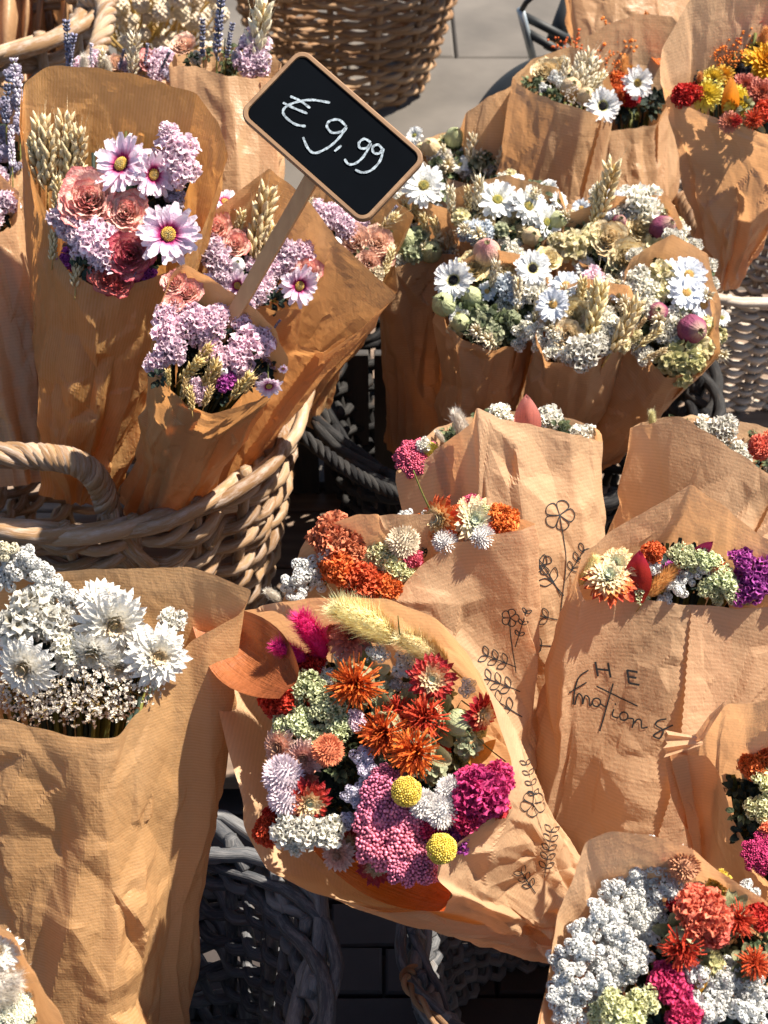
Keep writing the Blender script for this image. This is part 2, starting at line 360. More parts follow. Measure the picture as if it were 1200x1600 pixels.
def mk_yarrow(c):
    a = YAR[c]; mt = petal_mat('yarrow floret '+c, [(0, tuple(x*.4 for x in a)), (.5, a), (1, tuple(min(.85, x*1.35+.03) for x in a))], var=.28, trans=.1); mb = MB(); cl = []
    for i in range(26):
        r = .40*math.sqrt((i+.5)/26); t = i*2.4; cl.append(Vector((r*math.cos(t), r*math.sin(t), .14*(1-(r/.42)**2)+R.uniform(-.035, .045))))
    for q in cl:
        n0 = Vector((q.x, q.y, .5)).normalized()
        for v in fib(26, 1, .05):
            M = n0.to_track_quat('Z', 'Y').to_matrix(); d = M @ v
            mb.blob(q+d*.098+Vector((R.uniform(-.012, .012), R.uniform(-.012, .012), 0)), R.uniform(.019, .027), d, 1.0, uv=(0, R.uniform(.3, .8)), n=5, jit=.2)
        mb.blob(q, .085, n=6, uv=(0, .0))
    st = MB()
    for q in cl[::3]: st.tube([q, q*.5+Vector((0, 0, -.15)), Vector((0, 0, -.6))], .012, 4)
    return [mb.mesh('yarrow', [mt]), ('stem', st.mesh('stem', [STEM]))]
STAT = {'lilac': [(0, (.38, .23, .31)), (.4, (.72, .51, .62)), (1, (.85, .73, .79))], 'pink': [(0, (.38, .20, .28)), (.4, (.72, .48, .58)), (1, (.83, .66, .73))],
        'white': [(0, (.42, .37, .24)), (.5, (.76, .73, .63)), (1, (.83, .81, .74))], 'blue': [(0, (.3, .34, .4)), (.5, (.62, .68, .76)), (1, (.74, .79, .84))],
        'green': [(0, (.20, .24, .10)), (.5, (.58, .62, .34)), (1, (.72, .75, .50))], 'yellow': [(0, (.34, .34, .12)), (.5, (.68, .66, .34)), (1, (.78, .77, .52))],
        'gold': [(0, (.5, .3, .02)), (.5, (.72, .52, .05)), (1, (.76, .6, .15))],
        'purple': [(0, (.10, .01, .10)), (.5, (.33, .04, .28)), (1, (.50, .12, .42))], 'cream': [(0, (.4, .3, .14)), (.5, (.7, .6, .4)), (1, (.76, .68, .5))]}
def floret(mb, p, d, s, uvb=0.0, m=0, n=5):
    e1 = d.orthogonal().normalized(); e2 = d.cross(e1); a0 = R.uniform(0, 6.3); rows = []; uv = []; k = n*2
    for t, r, h in ((0, .12, 0), (.45, .32, .42), (1, .62, .62)):
        row = []
        for j in range(k):
            a = a0+2*PI*j/k; rr = r*s*(1+(.2 if j % 2 else -.18)*t+R.uniform(-.28, .28)*t); hh = h*s*1.15+R.uniform(-.26, .26)*s*t
            row.append(p+e1*(rr*math.cos(a))+e2*(rr*math.sin(a))+d*hh)
        rows.append(row); uv.append([(j/k, min(1, uvb+t)) for j in range(k)])
    mb.grid(rows, uv, m, close=True)
def mk_statice(c):
    mt = petal_mat('statice floret '+c, STAT[c], var=.32, trans=.35, streak=.3); mb = MB(); st = MB()
    small = c in ('green', 'yellow', 'gold'); heads = 7 if small else 6
    for h in range(heads):
        a = h*2.4+R.uniform(-.3, .3); rr = .30*math.sqrt((h+.3)/heads); c0 = Vector((rr*math.cos(a), rr*math.sin(a), .1-rr*rr+R.uniform(-.05, .08))); n0 = Vector((c0.x*1.4, c0.y*1.4, .5)).normalized()
        M = n0.to_track_quat('Z', 'Y').to_matrix(); kk = 16 if small else 13
        for v in fib(kk, 1, -.25):
            d = (M @ v + Vector((R.uniform(-.25, .25), R.uniform(-.25, .25), R.uniform(-.1, .3)))).normalized()
            floret(mb, c0+(M @ v)*R.uniform(.07, .15), d, R.uniform(.08, .12) if small else R.uniform(.11, .175))
        st.tube([c0, c0*.5+Vector((0, 0, -.2)), Vector((0, 0, -.7))], .016, 4)
        for k in range(4):
            q = c0+Vector((R.uniform(-.12, .12), R.uniform(-.12, .12), -.06)); floret(st, q, Vector((R.uniform(-1, 1), R.uniform(-1, 1), .6)).normalized(), .09)
    return [mb.mesh('statice', [mt]), ('stem', st.mesh('stem', [GREEN]))]
LIMO = {'white': (.78, .78, .74), 'grey': (.70, .69, .66), 'lilac': (.66, .62, .74), 'violet': (.42, .39, .50), 'dark': (.02, .018, .022), 'cream': (.66, .60, .46)}
def mk_sea_lavender(c):
    a = LIMO[c]; dk = tuple(x*.16 for x in (a[0], a[1]*.9, a[2]*.8))
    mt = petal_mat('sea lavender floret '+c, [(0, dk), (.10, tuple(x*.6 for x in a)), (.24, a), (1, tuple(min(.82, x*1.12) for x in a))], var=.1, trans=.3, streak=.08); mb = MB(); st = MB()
    for h in range(8):
        t = h*2.4; rr = .33*math.sqrt((h+.4)/8); top = Vector((rr*math.cos(t), rr*math.sin(t), .22-rr*rr*1.6+R.uniform(-.1, .12))); ax = Vector((top.x*.9+R.uniform(-.2, .2), top.y*.9+R.uniform(-.2, .2), .55)).normalized()
        M = ax.to_track_quat('Z', 'Y').to_matrix(); L = R.uniform(.20, .34)
        for k in range(64):
            q = k/64; ang = k*2.4; wd = .108*math.sin(PI*min(1, .30+.62*(1-q)))**.5; v = Vector((math.cos(ang), math.sin(ang), .25 if q > .12 else 1.6)).normalized()
            p = top+M @ Vector((wd*math.cos(ang)*(1 if q > .06 else .3), wd*math.sin(ang)*(1 if q > .06 else .3), -L*q)); d = (M @ v+Vector((R.uniform(-.4, .4), R.uniform(-.4, .4), R.uniform(-.2, .4)))).normalized()
            e1 = d.orthogonal().normalized(); e2 = d.cross(e1); s = R.uniform(.030, .042); rim = []; a0 = R.uniform(0, 6)
            for j in range(10): g = a0+j*PI/5; rd = s*(1.0 if j % 2 else .62)*R.uniform(.85, 1.15); rim.append(p+e1*rd*math.cos(g)+e2*rd*math.sin(g)+d*s*.3)
            mb.add([p-d*s*.2]+rim, [(0, 1+j, 1+(j+1) % 10) for j in range(10)], [(0, 0)]+[(.5, .9)]*10)
        st.tube([top-ax*L*.1, top-ax*L, Vector((0, 0, -.6))], .022, 5)
    return [mb.mesh('sea_lavender', [mt]), ('stem', st.mesh('stem', [STEM if c != 'dark' else DGREEN]))]
COCK = {'red': (.50, .025, .012), 'orange': (.66, .14, .03), 'brownorange': (.58, .20, .09), 'magenta': (.52, .03, .14), 'coral': (.76, .17, .10), 'pink': (.66, .11, .18)}
def mk_cockscomb(c):
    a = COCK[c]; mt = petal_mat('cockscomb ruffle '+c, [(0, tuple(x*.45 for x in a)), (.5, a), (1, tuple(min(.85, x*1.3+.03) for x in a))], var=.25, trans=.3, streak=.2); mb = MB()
    o = Vector((R.uniform(0, 9), R.uniform(0, 9), 0))
    def rad(v): return .33*(1+.42*noise.noise(v*1.7+o))
    for v in fib(190, 1, -.45):
        p = v*rad(v); p.z = p.z*.8+.05; d = (v+Vector((R.uniform(-.5, .5), R.uniform(-.5, .5), R.uniform(-.3, .5)))).normalized(); e1 = d.cross(Vector((R.uniform(-1, 1), R.uniform(-1, 1), R.uniform(-1, 1)))).normalized(); e2 = d.cross(e1)
        wd = R.uniform(.05, .085); h = R.uniform(.07, .12); rows = []; uv = []
        for t in (0, .55, 1):
            rows.append([p+e1*(wd*(.5+.6*t)*s)+d*(h*t*(1-.25*s*s)+R.uniform(-.02, .02)*t)+e2*(R.uniform(-.035, .035)*t*2) for s in (-1, -.5, 0, .5, 1)]); uv.append([(s, t) for s in (0, .25, .5, .75, 1)])
        mb.grid(rows, uv)
    rows = []; uv = []
    for i in range(9):
        z = 1-i*1.5/8; r = math.sqrt(max(0, 1-z*z)); rows.append([(lambda v: Vector((v.x*rad(v)*.95, v.y*rad(v)*.95, v.z*rad(v)*.76+.05)))(Vector((r*math.cos(j*.4189), r*math.sin(j*.4189), z))) for j in range(15)]); uv.append([(0, .05)]*15)
    mb.grid(rows, uv, close=True)
    return [mb.mesh('cockscomb', [mt]), ('stem', stem_mb(.8, .04, one('cockscomb stem', (.30, .12, .06))))]
def mk_safflower(c):
    cs = {'orange': [(0, (.36, .03, .008)), (.5, (.64, .11, .015)), (1, (.74, .2, .03))], 'red': [(0, (.20, .01, .005)), (.5, (.44, .03, .015)), (1, (.62, .08, .03))]}[c]
    mt = petal_mat('safflower thread '+c, cs, var=.35, trans=.3); mb = MB()
    for k in range(230):
        a = k*2.4+R.uniform(-.4, .4); q = math.sqrt((k+.5)/230); L = R.uniform(.20, .40); tl = 1.5-1.15*q+R.uniform(-.5, .5)
        petal(mb, a, .10*q, .14-.02*q, L, R.uniform(.022, .04), tl, R.uniform(-2.0, 1.2), .2, 5, 1, lambda t: 1-.5*t, twist=R.uniform(-1.5, 1.5))
    bb = MB(); rows = []; uv = []
    for i in range(9):
        t = i/8; r = .27*math.sin(PI*min(.97, .1+.75*t))**.8; rows.append([Vector((r*(1+.05*math.cos(6*b*.5236))*math.cos(b*.5236), r*(1+.05*math.cos(6*b*.5236))*math.sin(b*.5236), -.30+.5*t)) for b in range(12)]); uv.append([(b/12, .3+.5*t) for b in range(12)])
    bb.grid(rows, uv, close=True)
    for k in range(10): petal(bb, k*2.4, .17, -.22+.02*k, .34, .20, .9+R.uniform(-.2, .2), .5, .5, 5, 2, pointed)
    lf = MB()
    for k in range(7): petal(lf, k*.9+R.uniform(-.3, .3), .14, -.26, R.uniform(.3, .46), R.uniform(.2, .3), R.uniform(-.3, .4), R.uniform(-.6, .5), R.uniform(.1, .6), 5, 4, lambda t: math.sin(PI*min(1, .15+.8*t))**.6)
    return [mb.mesh('safflower', [mt]), ('flower_head', bb.mesh('flower_head', [OLIVE])), ('leaf', lf.mesh('leaf', [OLIVE])), ('stem', stem_mb())]
BUN = {'white': (.74, .68, .60), 'yellow': (.88, .75, .42), 'hotpink': (.74, .03, .22), 'orange': (.74, .40, .14), 'paleyellow': (.76, .72, .42)}
def mk_bunny_tail(c):           # z from 0 (stalk end) to 1 (tip)
    a = BUN[c]; mt = petal_mat('bunny tail '+c, [(0, tuple(x*.6 for x in a)), (.45, a), (1, tuple(min(.85, x*1.15+.03) for x in a))], var=.12, trans=.4, streak=0); mb = MB()
    fat = .16; bend = R.uniform(-.12, .12)
    def ax(t): return Vector((bend*t*t, 0, t))
    rows = []; uv = []
    for i in range(11):
        t = i/10; r = fat*.72*math.sin(PI*min(.97, .07+.88*t))**.6; rows.append([ax(.05+.85*t)+Vector((r*math.cos(b*.628), r*math.sin(b*.628), 0)) for b in range(10)]); uv.append([(0, .3)]*10)
    mb.grid(rows, uv, close=True)
    for k in range(1500):
        t = R.random(); g = R.uniform(0, 6.283); r = fat*.7*math.sin(PI*min(.97, .07+.88*t))**.6; o = Vector((math.cos(g), math.sin(g), 0)); p = ax(.05+.85*t)+o*r
        d = (o*R.uniform(.5, 1.0)+Vector((R.uniform(-.35, .35), R.uniform(-.35, .35), R.uniform(.7, 1.5)))).normalized(); L = R.uniform(.10, .19)*(1.6 if R.random() < .05 else 1); e = d.cross(o).normalized()*.0055
        mb.add([p-e, p+e, p+d*L], [(0, 1, 2)], [(0, .2), (0, .2), (0, 1)])
    sb = MB(); sb.tube([Vector((0, 0, .08)), Vector((0, .01, -.15)), Vector((0, .02, -.35))], .012, 5)
    return [mb.mesh('bunny_tail', [mt]), ('stem', sb.mesh('stem', [STRAWSTEM]))]
def mk_wheat(c):               # z from 0 to 1
    cs = {'straw': [(0, (.52, .36, .15)), (.5, (.74, .58, .31)), (1, (.80, .70, .46))], 'gold': [(0, (.36, .23, .07)), (.5, (.62, .45, .17)), (1, (.74, .58, .30))], 'pale': [(0, (.6, .5, .32)), (.5, (.78, .69, .49)), (1, (.82, .76, .6))]}[c]
    mt = petal_mat('wheat grain '+c, cs, var=.18, trans=.2, rough=.5); mb = MB(); n = 11; bend = R.uniform(-.1, .1)
    def ax(t): return Vector((bend*t*t, 0, t))
    for k in range(n):
        t = .02+.80*k/(n-1); sc = .75+.35*math.sin(PI*min(1, .15+.75*t))
        for sd in (0, 1, 2, 3):
            g = sd*PI/2+(k % 2)*PI/4+R.uniform(-.35, .35); o = Vector((math.cos(g), math.sin(g), 0)); d = (o*R.uniform(.3, .8)+Vector((R.uniform(-.15, .15), R.uniform(-.15, .15), 1))).normalized()
            c0 = ax(t)+o*.055*sc; L = .19*sc*R.uniform(.8, 1.2); e = d.cross(o).normalized(); f = d.cross(e)
            rows = []; uv = []
            for q, rr in ((0, .014), (.25, .036), (.55, .040), (.8, .024), (1, .003)):
                rows.append([c0+d*(L*q)+e*(rr*sc*math.cos(b*PI/3))+f*(rr*sc*.8*math.sin(b*PI/3)) for b in range(6)]); uv.append([(b/6, q) for b in range(6)])
            mb.grid(rows, uv, close=True)
            if R.random() < .75:
                tip = c0+d*L; q2 = tip+(d+Vector((R.uniform(-.15, .15), R.uniform(-.15, .15), .4)))*R.uniform(.08, .30); e2 = e*.0035; mb.add([tip-e2, tip+e2, q2], [(0, 1, 2)], [(0, .5), (0, .5), (0, 1)])
    sb = MB(); sb.tube([ax(.9), ax(.5), Vector((0, 0, 0)), Vector((0, .01, -.12)), Vector((0, .02, -.28))], .018, 5)
    return [mb.mesh('wheat_ear', [mt]), ('stem', sb.mesh('stem', [STRAWSTEM]))]
def mk_lavender(c):            # z from 0 to 1
    cs = [(0, (.05, .05, .09)), (.5, (.15, .16, .26)), (1, (.36, .36, .46))] if c == 'blue' else [(0, (.22, .19, .24)), (.5, (.40, .36, .45)), (1, (.62, .58, .64))]
    mt = petal_mat('lavender bud '+c, cs, var=.35, trans=.15); mb = MB(); bend = R.uniform(-.1, .1)
    def ax(t): return Vector((bend*t*t, 0, t))
    for k in range(12):
        t = .25+.72*k/11+R.uniform(-.015, .015)
        for b in range(6):
            g = b*PI/3+k*.5+R.uniform(-.3, .3); o = Vector((math.cos(g), math.sin(g), 0)); d = (o*.7+Vector((0, 0, 1))).normalized()
            mb.blob(ax(t)+d*.045+o*.015, .020*R.uniform(.8, 1.25), d, 2.0, uv=(0, R.uniform(.25, .85)), n=5)
    sb = MB(); sb.tube([ax(1), ax(.5), ax(0), Vector((0, .02, -.25))], .012, 5)
    return [mb.mesh('lavender_sprig', [mt]), ('stem', sb.mesh('stem', [STEM]))]
GYP = {'white': (.72, .66, .58), 'orange': (.72, .19, .03)}
def mk_baby_breath(c):
    a = GYP[c]; mt = petal_mat('baby breath floret '+c, [(0, tuple(x*.5 for x in a)), (.5, a), (1, tuple(min(.84, x*1.15) for x in a))], var=.2, trans=.3); mb = MB(); sb = MB(); root = Vector((0, 0, -.6))
    for k in range(11):
        a0 = k*2.4; rr = .42*math.sqrt((k+.4)/11); p = Vector((rr*math.cos(a0), rr*math.sin(a0), R.uniform(-.15, .12))); mid = root.lerp(p, .55)+Vector((0, 0, -.02)); sb.tube([root, mid, p], .007, 3, caps=False)
        for q in range(6):
            e = p+Vector((R.uniform(-.13, .13), R.uniform(-.13, .13), R.uniform(.0, .17))); sb.tube([mid.lerp(p, R.uniform(.5, 1)), e], .004, 3, caps=False)
            d = (e-root).normalized()
            if c == 'orange': mb.blob(e, R.uniform(.022, .034), d, 1, n=6, uv=(0, R.uniform(.4, .8)))
            else:
                for _ in range(4): floret(mb, e+Vector((R.uniform(-.02, .02), R.uniform(-.02, .02), R.uniform(-.015, .015))), (d+Vector((R.uniform(-.8, .8), R.uniform(-.8, .8), R.uniform(-.3, .5)))).normalized(), .036, .25, n=3)
    return [mb.mesh('baby_breath', [mt]), ('stem', sb.mesh('stem', [STRAWSTEM if c == 'white' else one('orange dry stem', (.45, .2, .06))]))]
POD = {'purple': [(0, (.16, .11, .08)), (.4, (.14, .025, .06)), (.8, (.24, .06, .12)), (1, (.4, .25, .2))], 'straw': [(0, (.38, .30, .14)), (.5, (.58, .46, .26)), (1, (.66, .5, .3))], 'green': [(0, (.20, .24, .10)), (.5, (.36, .40, .22)), (1, (.42, .44, .24))], 'blush': [(0, (.34, .30, .14)), (.5, (.52, .40, .26)), (1, (.50, .20, .22))], 'white': [(0, (.6, .5, .45)), (.5, (.78, .74, .74)), (1, (.82, .78, .8))]}
def mk_seed_pod(c):
    mt = petal_mat('seed pod '+c, POD[c], var=.12, trans=.2, streak=.4); mb = MB(); rows = []; uv = []; N = 24
    for i in range(13):
        t = i/12; r = .36*math.sin(PI*min(.985, .04+.92*t))**.75
        rows.append([Vector((r*(1+.07*abs(math.cos(3*b*2*PI/N)))*math.cos(b*2*PI/N), r*(1+.07*abs(math.cos(3*b*2*PI/N)))*math.sin(b*2*PI/N), -.45+.95*t)) for b in range(N)]); uv.append([(b/N, t) for b in range(N)])
    mb.grid(rows, uv, close=True)
    lf = MB()
    for k in range(6): petal(lf, k*PI/3, .02, .44, .2, .035, .9, .4, 0, 3, 1, lambda t: 1-.8*t)
    for k in range(9): petal(lf, k*.7, .10, -.40, R.uniform(.3, .5), .07, R.uniform(0, .9), R.uniform(-.3, .8), .3, 4, 1, lambda t: 1-.85*t)
    return [mb.mesh('seed_pod', [mt]), ('bract', lf.mesh('bract', [GREEN if c == 'green' else OLIVE])), ('stem', stem_mb())]
HYD = {'cream': [(0, (.42, .38, .16)), (.5, (.66, .58, .32)), (1, (.74, .66, .44))], 'olive': [(0, (.20, .20, .08)), (.5, (.42, .40, .18)), (1, (.56, .5, .26))], 'sage': [(0, (.16, .18, .10)), (.5, (.32, .35, .22)), (1, (.44, .46, .30))]}
def mk_hydrangea(c):
    mt = petal_mat('hydrangea petal '+c, HYD[c], var=.2, trans=.35); mb = MB()
    for v in fib(13, 1, -.1):
        c0 = v*.26; M = (v+Vector((R.uniform(-.3, .3), R.uniform(-.3, .3), .2))).normalized().to_track_quat('Z', 'Y').to_matrix(); sub = MB(); a0 = R.uniform(0, 6)
        for k in range(4): petal(sub, a0+k*PI/2, .01, 0, R.uniform(.15, .21), .17, R.uniform(.05, .5), R.uniform(-.5, .6), R.uniform(-.2, .6), 4, 3, rounded)
        mb.add([M @ Vector(q)+c0 for q in sub.v], sub.f, sub.uv)
    return [mb.mesh('hydrangea', [mt]), ('stem', stem_mb())]
def mk_foliage(c):
    mt = {'green': GREEN, 'dark': DGREEN, 'olive': OLIVE}[c]; mb = MB(); sb = MB()
    for k in range(22):
        a = k*2.4+R.uniform(-.5, .5); q = k/22; r = R.uniform(.04, .30); p = Vector((r*math.cos(a), r*math.sin(a), R.uniform(-.25, .2))); petal(mb, a+R.uniform(-1.2, 1.2), r, p.z, R.uniform(.16, .30), R.uniform(.10, .19), R.uniform(-.5, 1.2), R.uniform(-1.8, 1.0), R.uniform(.1, .9), 5, 2, lambda t: math.sin(PI*min(1, .14+.84*t))**.8, twist=R.uniform(-1.2, 1.2)); sb.tube([p, Vector((0, 0, -.6))], .008, 3, caps=False)
    return [mb.mesh('leaf_sprig', [mt]), ('stem', sb.mesh('stem', [STEM]))]
LEAFC = {'rust': [(0, (.20, .045, .02)), (.5, (.36, .105, .045)), (.92, (.44, .15, .08)), (1, (.55, .2, .18))], 'orange': [(0, (.52, .10, .01)), (.5, (.66, .19, .02)), (1, (.70, .24, .06))], 'pink': [(0, (.62, .16, .14)), (.6, (.70, .22, .19)), (1, (.74, .28, .26))], 'red': [(0, (.36, .03, .02)), (.6, (.45, .04, .035)), (1, (.36, .02, .08))], 'purple': [(0, (.16, .01, .04)), (1, (.24, .02, .08))], 'amber': [(0, (.5, .22, .03)), (1, (.66, .33, .07))]}
def mk_leaf_blade(c, wd=.34, cup=.55):         # z from 0 to 1, broad face towards +y
    mt = petal_mat('leaf blade '+c, LEAFC[c], var=.1, trans=.4, streak=.5, rough=.42); mb = MB(); rows = []; uv = []; bend = R.uniform(.05, .16)
    for i in range(15):
        t = i/14; w_ = wd*.5*math.sin(PI*min(1, .13+.87*t))**.85*(1 if t < .97 else .3); row = []; ur = []
        for j in range(9):
            s = -1+j/4; row.append(Vector((s*w_, cup*w_*(abs(s)**1.5)-bend*math.sin(PI*t)*.6+.012*math.sin(9*t+4*s), t))); ur.append((j/8, t))
        rows.append(row); uv.append(ur)
    mb.grid(rows, uv); return [mb.mesh('leaf_blade', [mt])]
def mk_stalk(c):
    sb = MB(); sb.tube([Vector((.02*math.sin(3*t), 0, t)) for t in (0, .2, .4, .6, .8, 1)], lambda t: .022-.008*t, 5)
    return [sb.mesh('stalk', [STEM])]
KIND = {'daisy': (mk_daisy, 'daisy', 4), 'rose': (mk_rose, 'rose', 2), 'straw': (mk_strawflower, 'strawflower', 2), 'globe': (mk_globe, 'globe_amaranth', 1), 'billy': (mk_billy_button, 'billy_button', 1), 'yarrow': (mk_yarrow, 'yarrow', 2),
        'stat': (mk_statice, 'statice', 3), 'limo': (mk_sea_lavender, 'sea_lavender', 3), 'cock': (mk_cockscomb, 'cockscomb', 3), 'saff': (mk_safflower, 'safflower', 2), 'bunny': (mk_bunny_tail, 'bunny_tail', 2), 'wheat': (mk_wheat, 'wheat_ear', 2),
        'lav': (mk_lavender, 'lavender_sprig', 2), 'gyp': (mk_baby_breath, 'baby_breath', 2), 'pod': (mk_seed_pod, 'seed_pod', 1), 'hyd': (mk_hydrangea, 'hydrangea', 2), 'fol': (mk_foliage, 'leaf_sprig', 2), 'leaf': (mk_leaf_blade, 'leaf_blade', 1), 'stalk': (mk_stalk, 'stalk', 1)}
LONG = {'bunny', 'wheat', 'lav', 'leaf', 'stalk'}
PROTO = {}
def proto(key):
    if key not in PROTO:
        k, c = key.split('.'); f, nm, nv = KIND[k]; PROTO[key] = [f(c) for _ in range(nv)]
    return PROTO[key]
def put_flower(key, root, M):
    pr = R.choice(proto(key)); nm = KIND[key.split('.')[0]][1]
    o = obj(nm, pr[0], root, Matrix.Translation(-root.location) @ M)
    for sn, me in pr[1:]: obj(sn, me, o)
    return o

# ------------------------------------------------------------------ bouquets
WRAPS = {}
def smooth_loop(pts, n, passes):
    k = len(pts); cum = [0]
    for i in range(k): cum.append(cum[-1]+(pts[(i+1) % k]-pts[i]).length)
    out = []; j = 0
    for i in range(n):
        s = cum[-1]*i/n
        while cum[j+1] < s: j += 1
        out.append(pts[j].lerp(pts[(j+1) % k], (s-cum[j])/max(1e-9, cum[j+1]-cum[j])))
    for _ in range(passes):
        out = [(out[i-1]+out[i]*2+out[(i+1) % n])/4 for i in range(n)]
    return out
def inside(x, y, poly):
    c = False; k = len(poly)
    for i in range(k):
        x1, y1 = poly[i][:2]; x2, y2 = poly[i-1][:2]
        if (y1 > y) != (y2 > y) and x < (x2-x1)*(y-y1)/(y2-y1)+x1: c = not c
    return c
def bouquet(name, label, center, normal, rim, base, flowers='', fill=(), paper=None, rb=None, seam=.62, crumple=1.0, region=None, gather=1.0, bulge=.0, fs=1.0, grow=.86, stems=70, res=1.0, cat='bouquet', group=None):
    cx, cy, d = center; C = P(cx, cy, d); n = Vector(normal).normalized()
    bx, by, bd, br = base; B = P(bx, by, bd); rb = br*bd/FPX
    root = thing(name, label, cat, B, group)
    NU, NV = int(210*res), int(66*res)
    pts = [on_plane(x, y, C+n*h, n) for x, y, h in rim]
    loop = smooth_loop(pts, NU, int(2*res*res))
    e1 = (RT-n*RT.dot(n)).normalized(); e2 = n.cross(e1)
    axis = (C-B).normalized(); f1 = (RT-axis*RT.dot(axis)).normalized(); f2 = axis.cross(f1)
    ctr = sum(loop, Vector())/NU
    angs = []; prev = None
    for p in loop:
        a = math.atan2((p-ctr).dot(e2), (p-ctr).dot(e1))
        if prev is not None:
            while a-prev > PI: a -= 2*PI
            while a-prev < -PI: a += 2*PI
        angs.append(a); prev = a
    tot = 2*PI*(1 if angs[-1] > angs[0] else -1)
    angs = [.6*a+.4*(angs[0]+tot*i/NU) for i, a in enumerate(angs)]
    per = sum((loop[i]-loop[i-1]).length for i in range(NU)); seedv = Vector((cx*.013, cy*.017, d*3))
    i0 = int(seam*NU); ex = int(.07*NU); rows = []; uvs = []
    cols = NU+ex
    surf = []
    Lw = (C-B).length
    def facets(npts, amp, stretch):
        # handled paper: flat facets that meet in sharp creases
        W_ = per*1.1; k = stretch; pts = [Vector((x, y)) for x in (-.02, W_*.33, W_*.66, W_+.02) for y in (-.02*k, Lw*.5*k, (Lw+.02)*k)]
        pts += [Vector((R.uniform(0, W_), R.uniform(0, Lw)*k)) for _ in range(npts)]
        vs, _, fs = geometry.delaunay_2d_cdt(pts, [], [], 0, 1e-5)[:3]
        hs = [R.uniform(-amp, amp) for _ in vs]; out = [[0.0]*(cols+1) for _ in range(NV+1)]
        for f in fs:
            (x1, y1), (x2, y2), (x3, y3) = [vs[i] for i in f]; h1, h2, h3 = [hs[i] for i in f]; den = (y2-y3)*(x1-x3)+(x3-x2)*(y1-y3)
            if abs(den) < 1e-12: continue
            c0 = max(0, math.ceil(min(x1, x2, x3)/W_*cols)); c1 = min(cols, int(max(x1, x2, x3)/W_*cols)); v0 = max(0, math.ceil(min(y1, y2, y3)/(Lw*k)*NV)); v1 = min(NV, int(max(y1, y2, y3)/(Lw*k)*NV))
            for v in range(v0, v1+1):
                y = v/NV*Lw*k
                for c in range(c0, c1+1):
                    x = c/cols*W_; l1 = ((y2-y3)*(x-x3)+(x3-x2)*(y-y3))/den; l2 = ((y3-y1)*(x-x3)+(x1-x3)*(y-y3))/den; l3 = 1-l1-l2
                    if l1 >= -1e-6 and l2 >= -1e-6 and l3 >= -1e-6: out[v][c] = l1*h1+l2*h2+l3*h3
        return out
    area = per*Lw
    big = facets(int(area*420*crumple)+8, .0095*crumple, .55); fine_ = facets(int(area*2400)+20, .0024*crumple, .75)
    folds = [(R.uniform(.02, .98), R.uniform(-.12, .12), R.choice((-1, 1, 1))*R.uniform(.004, .011)*crumple, R.uniform(.025, .06)) for _ in range(7)]
    for v in range(NV+1):
        t = v/NV; row = []
        for c in range(cols+1):
            i = (i0+c) % NU; q = c/NU; p1 = loop[i]; a = angs[i]
            b = B+f1*(rb*math.cos(a))+f2*(rb*math.sin(a))
            p = b.lerp(p1, t); out = (p1-ctr); out = (out-axis*out.dot(axis)).normalized()
            p = p+out*(bulge*math.sin(PI*t)*per)
            lift = q*.0025-.0012
            g = seedv+Vector((math.cos(2*PI*q), math.sin(2*PI*q), 0))*1.1
            w1 = 1-2.2*abs(noise.noise(Vector((g.x*3.0, g.y*3.0, t*1.6+seedv.z))))           # pleats from the gathered end
            k = 1-.6*t**5
            dsp = gather*.010*(1-t)**1.6*w1*min(1, rb/.03+.3) + k*(big[v][c]+fine_[v][c]) + crumple*.003*noise.noise(p*5.5-seedv) + (1-.75*t**3)*sum(fa*max(0, 1-abs(q-fq-fs*(t-.5))/fw) for fq, fs, fa, fw in folds) - .003*crumple
            tw = .002*noise.noise(Vector((q*40, 3, seedv.x))) if t > .97 else 0
            row.append(p+out*(dsp+lift)+axis*tw)
        surf.append(row)
    # zigzag cut along both seam edges and the rim ends
    for v in range(NV+1):
        tooth = .0008 if v % 2 else -.0008
        for edge, nxt in ((0, 1), (cols, cols-1)):
            dv = surf[v][edge]-surf[v][nxt]
            if dv.length > 1e-6: surf[v][edge] = surf[v][edge]+dv.normalized()*tooth
    for v in range(NV+1):
        uvs.append([(per*c/NU, (loop[(i0+c) % NU]-B).length*v/NV) for c in range(cols+1)])
    inv = -B
    mb = MB(); mb.grid([[p+inv for p in r] for r in surf], uvs)
    me = mb.mesh('paper_wrap', [paper or KRAFT], False); wo = obj('paper_wrap', me, root)
    bvh = BVHTree.FromPolygons([tuple(Vector(q)+B) for q in mb.v], mb.f); WRAPS[name+label] = (root, bvh)
    sm_ = MB()  # dense hidden stems, added to stop light passing through the wrap
    for k in range(stems):
        a = k*2.4; q = math.sqrt((k+.5)/stems); j = int((a/(2*PI) % 1)*NU); tp = ctr.lerp(loop[j], .62*q)-n*(.035+R.uniform(0, .03)); bt = B+(f1*math.cos(a)+f2*math.sin(a))*(rb*.55*q)+axis*.02
        md = bt.lerp(tp, .5)+Vector((R.uniform(-.006, .006), R.uniform(-.006, .006), 0)); sm_.tube([bt+inv, md+inv, tp+inv], R.uniform(.002, .0034), 4, k % 2)
    if stems: obj('added_stem_bundle', sm_.mesh('added_stem_bundle', [STEM, DGREEN]), root)
    toc = (CAM-C).normalized(); rr = max((p-ctr).length for p in loop)
    def place(x, y, h): return on_plane(x, y, C+n*(h*.85-.010), n)
    used = []
